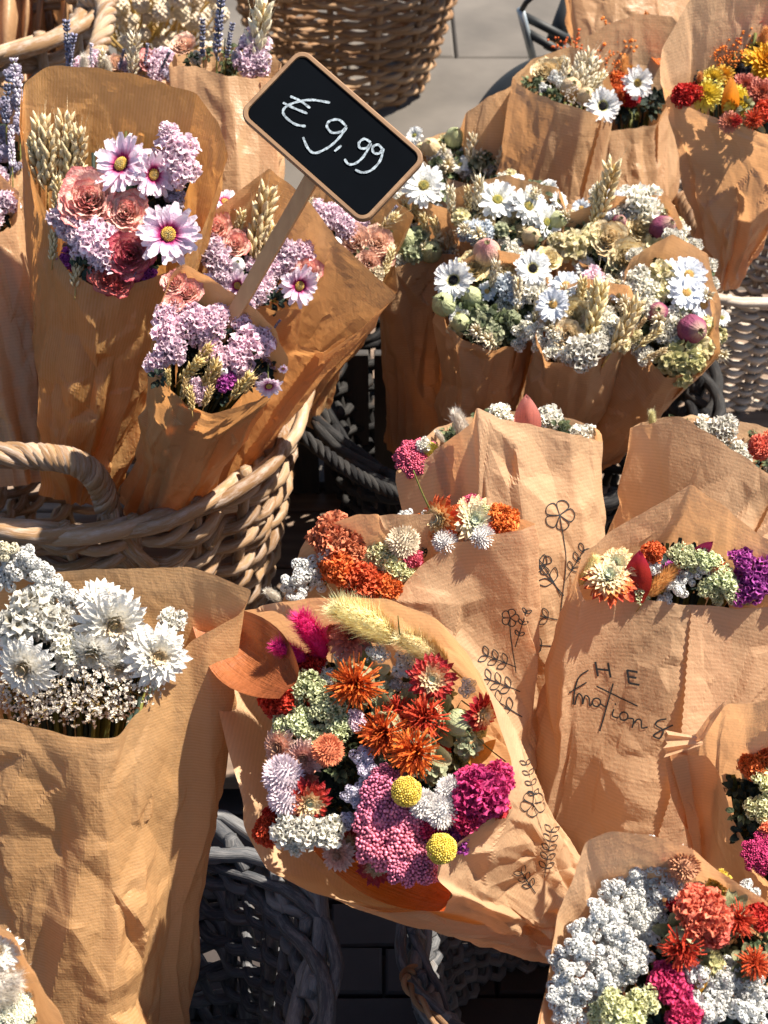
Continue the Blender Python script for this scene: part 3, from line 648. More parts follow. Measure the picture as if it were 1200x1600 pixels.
    for it in [s.strip() for s in flowers.replace('\n', ';').split(';') if s.strip()]:
        tk = it.split(); key = tk[0]; kd = key.split('.')[0]
        if '>' in it:
            a, b = it[len(key):].split('>'); x1, y1 = [float(q) for q in a.split()[:2]]; bt = b.split(); x2, y2 = float(bt[0]), float(bt[1])
            ht = float(bt[2]) if len(bt) > 2 else .03; h0 = float(bt[3]) if len(bt) > 3 else .01
            p0 = place(x1, y1, h0); p1 = place(x2, y2, ht); dv = p1-p0; L = dv.length; z = dv.normalized()
            y = (toc-z*toc.dot(z)).normalized(); x = y.cross(z)
            fatk = float(bt[4]) if len(bt) > 4 else 1.0
            M = Matrix((x, y, z)).transposed().to_4x4()
            if kd != 'leaf': M = M @ Matrix.Rotation(R.uniform(-.8, .8), 4, 'Z')
            M = Matrix.Translation(p0) @ M @ Matrix.Diagonal((L*fatk, L*fatk, L, 1)); used.append(((x1+x2)/2, (y1+y2)/2, 14))
            put_flower(key, root, M); continue
        x, y, s = float(tk[1]), float(tk[2]), float(tk[3]); h = None; face = None
        for q in tk[4:]:
            if q[0] == '@': face = [float(r_) for r_ in q[1:].split(',')]
            else: h = float(q)
        p = place(x, y, .012 if h is None else h); size = s*fs*(p-CAM).dot(FW)/FPX*1.08; off = (p-C)/max(.02, rr)
        if face: z = (-FW+RT*face[0]-UP*face[1]).normalized()
        else: z = (n*.9+toc*.55+off*.55+Vector((R.uniform(-.22, .22), R.uniform(-.22, .22), R.uniform(-.1, .1)))).normalized()
        used.append((x, y, s*.5))
        M = Matrix.Translation(p) @ rotz(z, R.uniform(0, 6.28)) @ Matrix.Scale(size, 4); put_flower(key, root, M)
    poly = region or [(q[0], q[1]) for q in rim]
    mx = sum(q[0] for q in poly)/len(poly); my = sum(q[1] for q in poly)/len(poly)
    poly = [(mx+(q[0]-mx)*grow, my+(q[1]-my)*grow) for q in poly]
    x0, x1 = min(q[0] for q in poly), max(q[0] for q in poly); y0, y1 = min(q[1] for q in poly), max(q[1] for q in poly)
    for key, cnt, s, h in fill:
        k = 0; tries = 0
        while k < cnt and tries < cnt*40:
            tries += 1; x = R.uniform(x0, x1); y = R.uniform(y0, y1)
            if not inside(x, y, poly): continue
            if key[:3] == 'fol': x = mx+(x-mx)*.8; y = my+(y-my)*.8
            tight = .75 if key[:3] != 'fol' else .25
            if tries < cnt*25 and any((x-u)**2+(y-v)**2 < (tight*(r_+s*.4))**2 for u, v, r_ in used): continue
            sz = s*R.uniform(.8, 1.2); p = place(x, y, h+R.uniform(-.008, .008)); z = (n+toc*.4+(p-C)/max(.02, rr)*.5+Vector((R.uniform(-.4, .4), R.uniform(-.4, .4), 0))).normalized(); size = sz*(p-CAM).dot(FW)/FPX
            kd = key.split('.')[0]
            if kd in LONG: size *= 1.5; M = Matrix.Translation(p-z*size*.5) @ rotz(z, R.uniform(0, 6.28)) @ Matrix.Scale(size, 4)
            else: M = Matrix.Translation(p) @ rotz(z, R.uniform(0, 6.28)) @ Matrix.Scale(size, 4)
            if key[:3] != 'fol': used.append((x, y, s*.4))
            put_flower(key, root, M); k += 1
    return root, bvh
def ink_lines(name, bq, strokes, width, mat, label=None):
    # flat print that lies on the paper
    root, bvh = bq; mb = MB()
    for st in strokes:
        pts = []
        for i in range(len(st)-1):
            (xa, ya), (xb, yb) = st[i], st[i+1]; k = max(1, int(math.hypot(xb-xa, yb-ya)/4))
            pts += [(xa+(xb-xa)*q/k, ya+(yb-ya)*q/k) for q in range(k)]
        pts.append(st[-1]); hit = []
        for x, y in pts:
            r_ = ray(x, y).normalized(); loc, nr, idx, ds = bvh.ray_cast(CAM, r_)
            if loc is None: continue
            if nr.dot(r_) > 0: nr = -nr
            hit.append((loc+nr*.0007, nr))
        for i in range(len(hit)-1):
            a, na = hit[i]; b, nb = hit[i+1]; t = b-a
            if t.length < 1e-5 or t.length > .03: continue
            s = t.normalized().cross(na)*width*.5; e = t*.12
            mb.add([a-e-s-root.location, a-e+s-root.location, b+e+s-root.location, b+e-s-root.location], [(0, 1, 2, 3)])
    if not mb.f: return None
    o = obj(name, mb.mesh(name, [mat], False), root)
    if label: o['label'] = label
    return o
def curve(pts, n=6):
    out = []; k = len(pts)
    for i in range(k-1):
        p0 = pts[max(0, i-1)]; p1 = pts[i]; p2 = pts[i+1]; p3 = pts[min(k-1, i+2)]
        for q in range(n):
            t = q/n; out.append(tuple(.5*((2*p1[a])+(-p0[a]+p2[a])*t+(2*p0[a]-5*p1[a]+4*p2[a]-p3[a])*t*t+(-p0[a]+3*p1[a]-3*p2[a]+p3[a])*t**3) for a in (0, 1)))
    return out+[tuple(pts[-1])]

# ------------------------------------------------------------------ the setting
def structure(name, me, parent=None):
    o = obj(name, me, parent)
    if not parent: o['kind'] = 'structure'
    return o
STONE = plain_mat('paving stone', (.085, .074, .063), .85, var=.9, scale=3.2, bump=.004); BRICK = plain_mat('shade darkened floor brick', (.030, .022, .020), .8, var=.4, scale=26, bump=.004); SOIL = plain_mat('joint sand', (.06, .05, .042), .9, var=.4, scale=40, bump=.004)  # brick is near black: the deep shade there is put into its colour
mb = MB(); mb.grid([[Vector((x, y, 0)) for x in (-60, -10, 0, 10, 60)] for y in (-20, 0, 3, 20, 90)]); structure('ground', mb.mesh('ground', [SOIL], False)); ground = bpy.data.objects['ground']
def slab_mesh(name, sx, sy, sz, mt, bev):
    m = MB(); m.box((0, 0, 0), sx, sy, sz, bev=bev); return m.mesh(name, [mt], False)
sm = [slab_mesh('paving_slab', .60, .595, .05, STONE, .006)]
for i in range(-5, 8):
    for j in range(7):
        o = obj('paving_slab', sm[0], ground); o.location = (i*.606+(.3 if j % 2 else 0)-.1, 2.98+j*.602, .0+R.uniform(-.002, .002)); o.rotation_euler = (R.uniform(-.004, .004), R.uniform(-.004, .004), 0)
bm_ = slab_mesh('paving_brick', .136, .064, .05, BRICK, .003)
for i in range(-4, 8):
    for j in range(13):
        o = obj('paving_brick', bm_, ground); o.location = (i*.141+(.07 if j % 2 else 0), .50+j*.069, R.uniform(-.002, .003)); o.rotation_euler = (R.uniform(-.015, .015), R.uniform(-.015, .015), R.uniform(-.02, .02))
# low wooden bench that carries the back baskets
DECK = wood_mat('weathered board', (.10, .066, .045), (.24, .17, .12)); DARKW = wood_mat('dark board', (.018, .016, .015), (.055, .047, .04), axis=2)
bench = thing('wooden_bench', 'low weathered plank bench under the rear baskets', 'bench', (0, 1.9, 0))
pl = slab_mesh('plank', 2.6, .136, .03, DECK, .003)
for j in range(9):
    o = obj('plank', pl, bench); o.location = (R.uniform(-.03, .03)+.05, -.60+j*.141, .085+R.uniform(-.0015, .0015)); o.rotation_euler = (0, 0, R.uniform(-.004, .004))
for x in (-1.1, 0, 1.2):
    m = MB(); m.box((0, 0, 0), .09, 1.5, .066, bev=.004); o = obj('bearer', m.mesh('bearer', [DARKW], False), bench); o.location = (x, .1, .035)
crate = thing('wooden_crate', 'dark slatted wooden crate in the gap between the two middle baskets', 'crate', (-.06, 2.0, .102))
for k in range(5):
    m = MB(); m.box((0, 0, 0), .075, .015, .28, bev=.002); o = obj('slat', m.mesh('slat', [DARKW], False), crate); o.location = (-.17+k*.084, -.16, .14)
    o = obj('slat', o.data, crate); o.location = (-.17+k*.084, .16, .14)
for k in range(4):
    m = MB(); m.box((0, 0, 0), .015, .075, .28, bev=.002)
    for s in (-1, 1): o = obj('slat', m.mesh('slat', [DARKW], False), crate); o.location = (s*.22, -.125+k*.084, .14)
m = MB(); m.box((0, 0, .008), .42, .31, .014, bev=.002); obj('base', m.mesh('base', [DARKW], False), crate)

# ------------------------------------------------------------------ baskets
W_TAN = wicker_mat('wicker tan', (.17, .095, .045), (.31, .19, .10), (.42, .30, .19), peel=.5)
W_BROWN = wicker_mat('wicker brown', (.16, .085, .04), (.30, .17, .085), (.40, .26, .15), peel=.15)
W_GREY = wicker_mat('wicker grey', (.24, .19, .15), (.42, .35, .28), (.52, .46, .39), peel=.4)
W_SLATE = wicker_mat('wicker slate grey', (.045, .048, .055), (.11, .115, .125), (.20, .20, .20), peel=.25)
W_SHADE = wicker_mat('wicker shade dark', (.007, .007, .008), (.016, .016, .017), (.032, .03, .028), peel=.05)  # near-black rods, shade of the middle basket put into the colour
def basket(name, label, ctr, Rt, Rb, z0, z1, rows, rod, stakes, mt, border=14, bz=.05, seed=1, amp=None, per=2, brod=None, wob=.004, a_gap=None):
    rr = random.Random(seed); root = thing('wicker_basket', label, 'basket', (ctr[0], ctr[1], z0), 'wicker baskets on the flower stall')
    H = z1-z0; amp = amp or rod*.85
    def rad(z): t = z/H; return Rb+(Rt-Rb)*t**.85
    for k in range(stakes):
        a = 2*PI*k/stakes; m = MB(); m.tube([Vector((rad(z)*math.cos(a), rad(z)*math.sin(a), z)) for z in (0, H*.25, H*.5, H*.75, H)], rod*.5, 6); obj('stake', m.mesh('stake', [mt]), root)
    M_ = stakes*6
    for i in range(rows):
        zb = .01+(H-bz*.6)*(i+.5)/rows; th = rod*.5*rr.uniform(.85, 1.12); m = MB(); a0 = rr.uniform(0, 6.28); ph = PI*i if per == 2 else 2*PI*i/3; nz = rr.uniform(0, 50)
        # the row is two rods laid end to end
        for half in (0, 1):
            m = MB(); path = []
            for k in range(M_//2+3):
                a = a0+2*PI*(half*(M_//2)+k)/M_
                s = math.cos(stakes*a/(1 if per == 2 else 1.5)+ph); z = zb+wob*noise.noise(Vector((nz, a*2.2, i*.7)))*2+ (0 if per == 2 else rod*.35*math.sin(stakes*a/1.5+ph))
                r = rad(z)+amp*s+.002*noise.noise(Vector((a*3, nz, 1))); path.append(Vector((r*math.cos(a), r*math.sin(a), z)))
            m.tube(path, lambda t, th=th: th*(1-.18*t), 7); obj('wicker_rod', m.mesh('wicker_rod', [mt]), root)
    br = brod or rod*1.15
    for k in range(border):
        a0 = 2*PI*k/border+rr.uniform(-.06, .06); sp = 2*PI/border*rr.uniform(3.2, 4.0); path = []; th = br*.5*rr.uniform(.85, 1.15)
        for q in range(17):
            t = q/16; a = a0+sp*t; z = H-bz*.5+bz*(.05+.62*math.sin(PI*min(1, t*1.05))-.45*t)+.003*noise.noise(Vector((k, t*3, seed))); r = rad(H)+br*(1.15*math.sin(2*PI*t-.6))+.002*rr.uniform(-1, 1); path.append(Vector((r*math.cos(a), r*math.sin(a), z)))
        m = MB(); m.tube(path, lambda t, th=th: th*(1-.2*t), 8); obj('border_rod', m.mesh('border_rod', [mt]), root)
    return root
def rope_handle(root, path, r, strands, mt, turns, wrapd=None):
    # twisted handle: each strand its own rod
    N = len(path)
    for s in range(strands):
        pts = []; nx = None
        for i in range(N):
            t = (path[min(i+1, N-1)]-path[max(0, i-1)]).normalized()
            nx = t.orthogonal().normalized() if nx is None else (nx-t*nx.dot(t)).normalized()
            ny = t.cross(nx); a = 2*PI*(s/strands+turns*i/(N-1)); pts.append(path[i]+nx*(r*.62*math.cos(a))+ny*(r*.62*math.sin(a)))
        m = MB(); m.tube(pts, r*.52, 7); obj('handle_strand', m.mesh('handle_strand', [mt]), root)
def arch(p0, p1, top, n=60, sq=2.6):
    out = []
    for i in range(n+1):
        t = i/n; s = -math.cos(PI*t); x = math.copysign(abs(s)**(2/sq*1.0), s); y = max(0, 1-abs(s)**sq)**(1/sq); out.append((p0+p1)/2+(p1-p0)*.5*x+top*y)
    return out
b1 = basket('wicker_basket', 'thick tan wicker basket with a twisted handle, holding the pink bouquets', (-.396, 1.594), .268, .20, .102, .468, 22, .0165, 20, W_TAN, border=17, bz=.065, seed=3, per=3, brod=.0195, wob=.009)
z_ = .37
hp0 = Vector((-.105, -.262, z_-.015)); hp1 = Vector((.05, -.283, z_-.02))
hp0 = on_z(-95, 800, .455)-b1.location; hp1 = on_z(172, 812, .44)-b1.location
rope_handle(b1, arch(hp0, hp1, Vector((-.0, -.01, .105)), 90, 3.2), .0155, 5, W_TAN, 8)
for q in range(4):          # rods lashed down over the border where the handle ends
    m = MB(); a = hp1+Vector((.004*q-.004, .0, .03)); m.tube([a, a+Vector((.004, -.022, -.015)), a+Vector((.014+.004*q, -.03, -.055)), a+Vector((.026+.006*q, -.026, -.085)), a+Vector((.03+.006*q, .0, -.10))], .0065, 7); obj('handle_lashing', m.mesh('handle_lashing', [W_TAN]), b1)
b2 = basket('wicker_basket', 'dark shaded wicker basket holding the white daisy bouquets', (.19, 1.74), .29, .22, .102, .40, 14, .015, 22, W_SHADE, border=16, bz=.05, seed=5)
rope_handle(b2, arch(Vector((-.30, -.05, .27)), Vector((-.14, -.25, .27)), Vector((-.07, -.05, .06)), 60), .009, 4, W_SHADE, 8)
b3 = basket('wicker_basket', 'pale grey wicker basket at right beneath the tall orange-flower bouquet', (.64, 2.27), .28, .20, .102, .385, 24, .0125, 24, W_GREY, border=18, bz=.035, seed=8)
h3a = on_z(1070, 345, .39)-b3.location; h3b = on_z(1120, 450, .38)-b3.location
rope_handle(b3, arch(h3a, h3b, Vector((-.02, -.02, .075)), 60), .017, 4, W_BROWN, 6)
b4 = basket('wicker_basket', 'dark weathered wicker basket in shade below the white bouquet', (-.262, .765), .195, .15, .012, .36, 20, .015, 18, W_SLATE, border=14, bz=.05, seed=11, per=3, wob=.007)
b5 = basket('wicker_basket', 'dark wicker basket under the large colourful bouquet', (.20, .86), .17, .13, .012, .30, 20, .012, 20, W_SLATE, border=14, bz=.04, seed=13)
rope_handle(b5, arch(Vector((-.165, -.04, .275)), Vector((-.06, -.16, .275)), Vector((-.03, -.04, .06)), 50), .0055, 2, W_BROWN, 5)
b6 = basket('wicker_basket', 'large round brown wicker basket standing alone on the paving', (-.10, 3.70), .315, .20, .028, .40, 20, .0165, 15, W_BROWN, border=18, bz=.05, seed=17, wob=.006, amp=.010)
b7 = basket('wicker_basket', 'tan wicker basket in the top corner with brown paper inside', (-.79, 2.52), .27, .21, .012, .69, 22, .022, 18, W_TAN, border=14, bz=.07, seed=19, per=3, brod=.028)

e0 = P(98, 128, 2.36)-b7.location; e1_ = P(128, 8, 2.5)-b7.location
rope_handle(b7, arch(e0, e1_, Vector((.06, -.02, .03)), 50), .016, 4, W_TAN, 4)

# ------------------------------------------------------------------ bouquets, back to front
G1 = 'paper wrapped dried flower bouquets'
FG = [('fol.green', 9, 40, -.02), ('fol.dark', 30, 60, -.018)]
def BQ(label, *a, **k): return bouquet('flower_bouquet', label, *a, group=G1, **k)
BQ('plain kraft paper bouquet standing at the very top behind the orange ones', (980, -40, 2.75), (0, -.3, 1), [(872, -60, 0), (980, -95, 0), (1085, -60, 0), (1080, -25, .02), (985, -12, .03), (890, -18, .02)], (985, 330, 2.75, 60), fill=[('fol.green', 10, 40, -.02)])
BQ('kraft bouquet of orange berries with one white brown-centred daisy leaning out', (985, 120, 2.42), (0, -.5, 1), [(885, 130, 0), (895, 70, .03), (945, 38, .05), (1000, 22, .06), (1050, 25, .06), (1090, 70, .04), (1065, 140, 0), (1030, 195, 0), (950, 205, 0)], (985, 520, 2.5, 50),
   '''gyp.orange 958 72 75 .03; gyp.orange 886 82 62 .06; gyp.orange 945 110 60 .03; gyp.orange 1005 60 50 .02; limo.dark 995 88 55; limo.dark 985 120 40; cock.orange 966 130 42; cock.orange 958 150 40; cock.red 985 150 36; bunny.orange 976 135>974 85 .05; leaf.orange 1036 100>1008 16 .05 .03 1.0; daisy.brown 996 130 50 .05 @.1,.15; straw.amber 980 110 30''', fill=FG)
BQ('tall plain kraft bouquet at right crowded with red, orange and yellow flowers', (1165, 100, 2.0), (-.1, -.5, 1), [(1024, 135, .01), (1030, 75, .03), (1072, 5, .06), (1140, -45, .08), (1260, -60, .08), (1335, 50, .04), (1330, 185, 0), (1260, 222, 0), (1195, 210, 0), (1130, 190, 0), (1062, 165, 0)], (1128, 446, 2.16, 16),
   '''cock.red 1172 44 60; cock.red 1150 58 45; cock.red 1196 25 45; gyp.orange 1152 78 62; gyp.orange 1125 75 48; gyp.orange 1135 98 40; limo.dark 1178 92 50; limo.dark 1165 110 36; straw.yellow 1114 122 34; straw.yellow 1104 148 46; straw.yellow 1152 158 46 @.3,.1; straw.amber 1196 98 66; straw.amber 1130 118 30; cock.red 1068 150 42; cock.red 1085 146 34; limo.dark 1092 130 34; limo.dark 1112 134 34; bunny.orange 1190 80>1196 40 .05; bunny.orange 1092 135>1094 112 .04; straw.rust 1164 134 40; straw.rust 1190 146 48; saff.red 1178 188 40; saff.red 1150 190 26; leaf.orange 1140 190>1143 118 .07 -.01 1.0; fol.olive 1165 165 40; straw.rust 1140 190 30; cock.red 1195 175 40''',
   fill=[('cock.red', 5, 40, 0), ('straw.amber', 4, 36, 0)]+FG, region=[(1100, 60), (1230, 0), (1300, 60), (1300, 190), (1200, 195), (1100, 160)], paper=KRAFT_P)
BQ('green seed pod and white daisy bouquet with a paper corner sticking out behind', (735, 245, 2.25), (0, -.5, 1), [(645, 250, 0), (662, 215, 0), (718, 200, 0), (726, 178, .05), (765, 150, .07), (830, 122, .07), (850, 200, .02), (815, 270, 0), (770, 293, 0), (700, 281, 0)], (740, 600, 2.3, 44),
   '''pod.green 710 216 34 .02; pod.straw 673 232 34 .02; daisy.white 752 230 52; daisy.white 648 212 26; hyd.sage 748 252 40; pod.green 797 274 36; limo.grey 690 250 46; stat.white 770 210 30; wheat.pale 735 260>738 205 .05; wheat.pale 700 262>692 225 .04; gyp.white 676 255 50; fol.green 760 262 46; fol.green 680 270 44''',
   fs=1.14, grow=1.0, fill=[('daisy.white', 2, 32, .004), ('daisy.sun', 1, 30, .004), ('stat.white', 6, 32, 0), ('fol.green', 6, 50, .0), ('wheat.pale', 4, 40, .01), ('hyd.cream', 4, 36, -.002), ('stat.cream', 5, 26, .0), ('fol.green', 8, 44, -.005), ('pod.straw', 3, 28, 0), ('fol.green', 12, 42, -.02), ('limo.grey', 3, 36, 0)], region=[(650, 240), (700, 210), (770, 215), (810, 250), (770, 285), (690, 275)])
BQ('flat fronted kraft bouquet of dried pods and wheat with a black-eyed daisy at the rim', (880, 140, 2.19), (.05, -.35, 1), [(797, 120, .03), (830, 92, 0), (890, 72, 0), (945, 95, 0), (968, 150, 0), (957, 190, .02), (915, 172, .05), (870, 160, .05), (825, 141, .05)], (800, 600, 2.36, 66),
   '''rose.cream 852 110 40 .03; rose.cream 876 102 30 .03; pod.straw 892 138 40 .04; pod.straw 916 152 36 .05; limo.white 872 124 46 .03; limo.white 850 138 30 .04; wheat.pale 900 142>925 75 .07 .03; wheat.pale 905 148>938 92 .07 .03; wheat.pale 895 135>908 80 .07 .03; wheat.pale 880 130>885 88 .06 .03; wheat.pale 915 150>948 112 .06 .03; daisy.eye 941 166 56 .05 @.15,.1; fol.green 830 132 40 .03; fol.green 846 142 34 .04; fol.green 866 150 30 .05; gyp.white 898 152 40 .05; limo.cream 930 130 40 .03''', fill=[('fol.green', 8, 36, 0)], crumple=.9)
BQ('upper white bouquet of three broad daisies with cream rosebuds and wheat', (790, 335, 1.94), (0, -.5, 1), [(700, 350, 0), (708, 295, .02), (790, 272, .02), (872, 292, .01), (893, 340, 0), (852, 376, 0), (800, 388, 0), (745, 378, 0)], (775, 640, 2.12, 46),
   '''daisy.white 777 313 58 .02; daisy.white 825 323 55 .02 @.4,-.2; daisy.white 853 347 46 .02 @.6,.1; rose.cream 757 348 32; rose.cream 803 343 32; wheat.pale 746 330>748 272 .06; wheat.pale 706 335>703 288 .05; wheat.straw 733 330>728 290 .05; pod.straw 830 370 34; stat.blue 750 366 42; hyd.sage 783 360 30; pod.green 870 345 34; stat.blue 730 362 30; hyd.cream 720 340 36; fol.green 845 370 40''', fs=1.14, grow=1.0, fill=[('daisy.white', 2, 32, .004), ('daisy.sun', 1, 30, .004), ('stat.white', 6, 32, 0), ('fol.green', 6, 50, .0), ('wheat.pale', 4, 40, .01), ('hyd.cream', 4, 36, -.002), ('stat.cream', 5, 26, .0), ('fol.green', 8, 44, -.005), ('fol.green', 10, 40, -.01), ('fol.dark', 11, 50, -.018), ('stat.white', 3, 28, 0)])
BQ('cream rosebud, hydrangea and purple pod bouquet behind the white ones', (965, 365, 1.93), (0, -.5, 1), [(868, 395, 0), (880, 335, .01), (950, 305, .02), (1045, 305, .02), (1070, 350, .01), (1060, 400, 0), (1000, 430, 0), (920, 420, 0)], (905, 660, 2.12, 44),
   '''hyd.cream 894 386 62; hyd.cream 926 374 58; hyd.cream 870 378 36; rose.cream 950 372 46 .03; rose.cream 980 404 48 .03; rose.cream 1000 358 38 .02; pod.purple 1034 358 44 .03 @.5,-.3; pod.purple 968 350 30; stat.white 1003 322 60 .02; stat.white 980 334 42; daisy.sun 958 320 46; straw.cream 1034 328 40; stat.white 1064 394 42; hyd.cream 1026 384 52; stat.white 985 436 40; hyd.sage 960 420 36; wheat.straw 938 340>958 245 .10 .02; wheat.straw 928 350>940 285 .06 .02; stat.white 935 300 26; fol.green 945 400 40; stat.blue 950 398 30''', fs=1.14, grow=1.0, fill=[('daisy.white', 2, 32, .004), ('daisy.sun', 1, 30, .004), ('stat.white', 6, 32, 0), ('fol.green', 6, 50, .0), ('wheat.pale', 4, 40, .01), ('hyd.cream', 4, 36, -.002), ('stat.cream', 5, 26, .0), ('fol.green', 8, 44, -.005), ('fol.green', 8, 36, -.01), ('hyd.cream', 4, 40, -.01), ('stat.white', 4, 32, 0)])
BQ('green bud and wheat bouquet whose orange lit paper corner stands up behind', (640, 370, 1.98), (.1, -.5, 1), [(572, 390, 0), (592, 325, 0), (640, 298, .02), (668, 316, .04), (722, 334, .05), (717, 398, .015), (700, 398, 0), (650, 409, 0), (610, 421, 0), (582, 415, 0)], (655, 690, 2.2, 52),
   '''daisy.white 662 291 62 .06 @0,-.25; wheat.straw 690 385>676 335 .05; wheat.straw 668 375>660 330 .05; wheat.straw 700 390>706 345 .04; wheat.straw 650 345>652 296 .05; wheat.straw 640 350>632 310 .05; pod.green 673 394 38; pod.green 630 374 42; hyd.sage 645 398 36; hyd.sage 655 370 40; pod.green 605 395 34; fol.green 690 300 50; fol.green 625 355 44; stat.white 652 366 26; wheat.straw 610 380>604 340 .04''', fs=1.14, grow=1.0, fill=[('daisy.white', 2, 32, .004), ('daisy.sun', 1, 30, .004), ('stat.white', 6, 32, 0), ('fol.green', 6, 50, .0), ('wheat.pale', 4, 40, .01), ('hyd.cream', 4, 36, -.002), ('stat.cream', 5, 26, .0), ('fol.green', 8, 44, -.005), ('fol.green', 10, 40, -.01), ('hyd.sage', 3, 36, 0)])
BQ('green leafy bouquet with a black-eyed daisy at the front of the white group', (762, 470, 1.84), (-.05, -.55, 1), [(678, 472, 0), (695, 415, .01), (760, 385, .02), (832, 398, .02), (866, 445, .01), (847, 500, 0), (815, 540, 0), (772, 550, 0), (725, 532, 0), (695, 509, 0)], (735, 760, 2.10, 46),
   '''daisy.eye 709 438 56 .03 @-.25,.0; daisy.eye 832 420 52 .03 @.1,-.1; rose.cream 734 418 44; rose.cream 796 418 32; rose.cream 858 404 32; pod.blush 760 396 48 .02; pod.green 694 476 42; pod.green 736 464 36; stat.blue 788 448 40; stat.blue 805 466 30; wheat.pale 768 450>776 405 .05; wheat.pale 808 485>812 430 .04; stat.white 832 456 44; stat.white 818 516 32; stat.white 842 440 36; wheat.pale 836 500>846 455 .04; fol.green 760 500 58; fol.green 730 490 52; fol.green 785 510 56; hyd.sage 752 498 46; hyd.sage 770 522 42; pod.green 720 505 32; hyd.sage 800 500 34; fol.green 745 520 44''', fs=1.14, grow=1.0, fill=[('daisy.white', 2, 32, .004), ('daisy.sun', 1, 30, .004), ('stat.white', 6, 32, 0), ('fol.green', 6, 50, .0), ('wheat.pale', 4, 40, .01), ('hyd.cream', 4, 36, -.002), ('stat.cream', 5, 26, .0), ('fol.green', 8, 44, -.005), ('fol.green', 14, 48, -.01), ('fol.dark', 19, 62, -.018)])
BQ('narrow white bouquet with one orange-centred daisy and two slanting wheat ears', (908, 500, 1.80), (.05, -.55, 1), [(836, 520, 0), (850, 460, .01), (910, 428, .02), (985, 445, .02), (1004, 490, .01), (972, 540, 0), (930, 564, 0), (895, 573, 0), (850, 566, 0)], (850, 770, 2.06, 46),
   '''daisy.sun 864 476 48 .03 @-.15,.0; daisy.sun 884 446 44 .02; rose.cream 898 492 40 .02; rose.cream 888 522 38 .02; wheat.straw 918 535>944 432 .07; wheat.straw 955 550>1005 462 .06; stat.white 948 512 42; stat.white 910 552 56 .02; stat.white 872 528 32; stat.white 948 494 32; stat.white 890 556 34; pod.straw 896 464 26; stat.pink 928 438 40; wheat.straw 905 480>910 430 .05; stat.white 930 470 30; pod.straw 915 500 26; stat.cream 880 500 30; hyd.cream 912 455 36; stat.white 940 540 36''', fs=1.14, grow=1.0, fill=[('daisy.white', 2, 32, .004), ('daisy.sun', 1, 30, .004), ('stat.white', 6, 32, 0), ('fol.green', 6, 50, .0), ('wheat.pale', 4, 40, .01), ('hyd.cream', 4, 36, -.002), ('stat.cream', 5, 26, .0), ('fol.green', 8, 44, -.005), ('fol.green', 8, 40, -.02), ('fol.dark', 19, 55, -.018), ('stat.white', 4, 34, -.005)])
BQ('widest white bouquet at right with a round purple seed pod and a wide paper fold', (1050, 480, 1.83), (.1, -.55, 1), [(965, 470, 0), (985, 400, .02), (1050, 365, .03), (1105, 395, .03), (1129, 480, .025), (1126, 555, .015), (1092, 588, .0), (1040, 590, -.005), (1000, 552, -.01), (975, 512, 0)], (870, 740, 2.08, 40),
   '''daisy.sun 1076 430 54 .03; daisy.sun 1072 458 52 .03; daisy.sun 1098 476 52 .02 @.5,.1; daisy.sun 1050 425 40 .02; hyd.cream 1036 432 58; hyd.cream 1030 460 40; stat.white 996 440 44; stat.white 1010 456 40; stat.white 1012 478 34; pod.purple 1080 514 50 .035 @.3,.25; pod.purple 1028 490 38; stat.white 1052 498 38; stat.white 1048 522 44; stat.white 1030 520 30; wheat.straw 1000 540>1036 512 .03; wheat.straw 995 515>1010 496 .03; wheat.straw 1010 560>1044 546 .03; hyd.olive 1066 556 64; hyd.olive 1045 566 46; hyd.cream 1094 544 52; pod.green 1064 482 34; hyd.cream 1100 510 40; stat.white 1105 450 34; hyd.olive 1085 568 40''', fs=1.14, grow=1.0, fill=[('daisy.white', 2, 32, .004), ('daisy.sun', 1, 30, .004), ('stat.white', 6, 32, 0), ('fol.green', 6, 50, .0), ('wheat.pale', 4, 40, .01), ('hyd.cream', 4, 36, -.002), ('stat.cream', 5, 26, .0), ('fol.green', 8, 44, -.005), ('hyd.olive', 5, 44, -.01), ('fol.dark', 19, 55, -.018), ('stat.white', 5, 36, 0)])

# left basket
BQ('lavender and wheat bouquet peeping out behind the largest pink one', (190, 112, 2.02), (0, -.5, 1), [(105, 120, 0), (150, 88, 0), (230, 88, 0), (270, 112, 0), (235, 138, 0), (150, 138, 0)], (170, 560, 2.0, 40),
   '''lav.blue 112 130>100 35 .09; lav.blue 104 130>112 55 .08; bunny.white 130 130>134 85 .06; rose.pink 235 95 34 .02; wheat.pale 206 120>210 48 .07; wheat.pale 160 120>158 75 .05; stat.lilac 258 96 52 .01; stat.lilac 245 112 40; stat.lilac 152 96 36; rose.peach 178 98 26; lav.blue 225 115>228 70 .05; lav.blue 186 118>190 78 .05; lav.blue 250 115>262 80 .05; bunny.white 172 118>166 88 .05; stat.lilac 200 105 32; limo.violet 215 100 36; limo.violet 265 115 36; lav.violet 140 120>146 70 .05; stat.pink 130 108 36''', fill=[('fol.green', 8, 40, -.02), ('limo.violet', 5, 34, 0)])
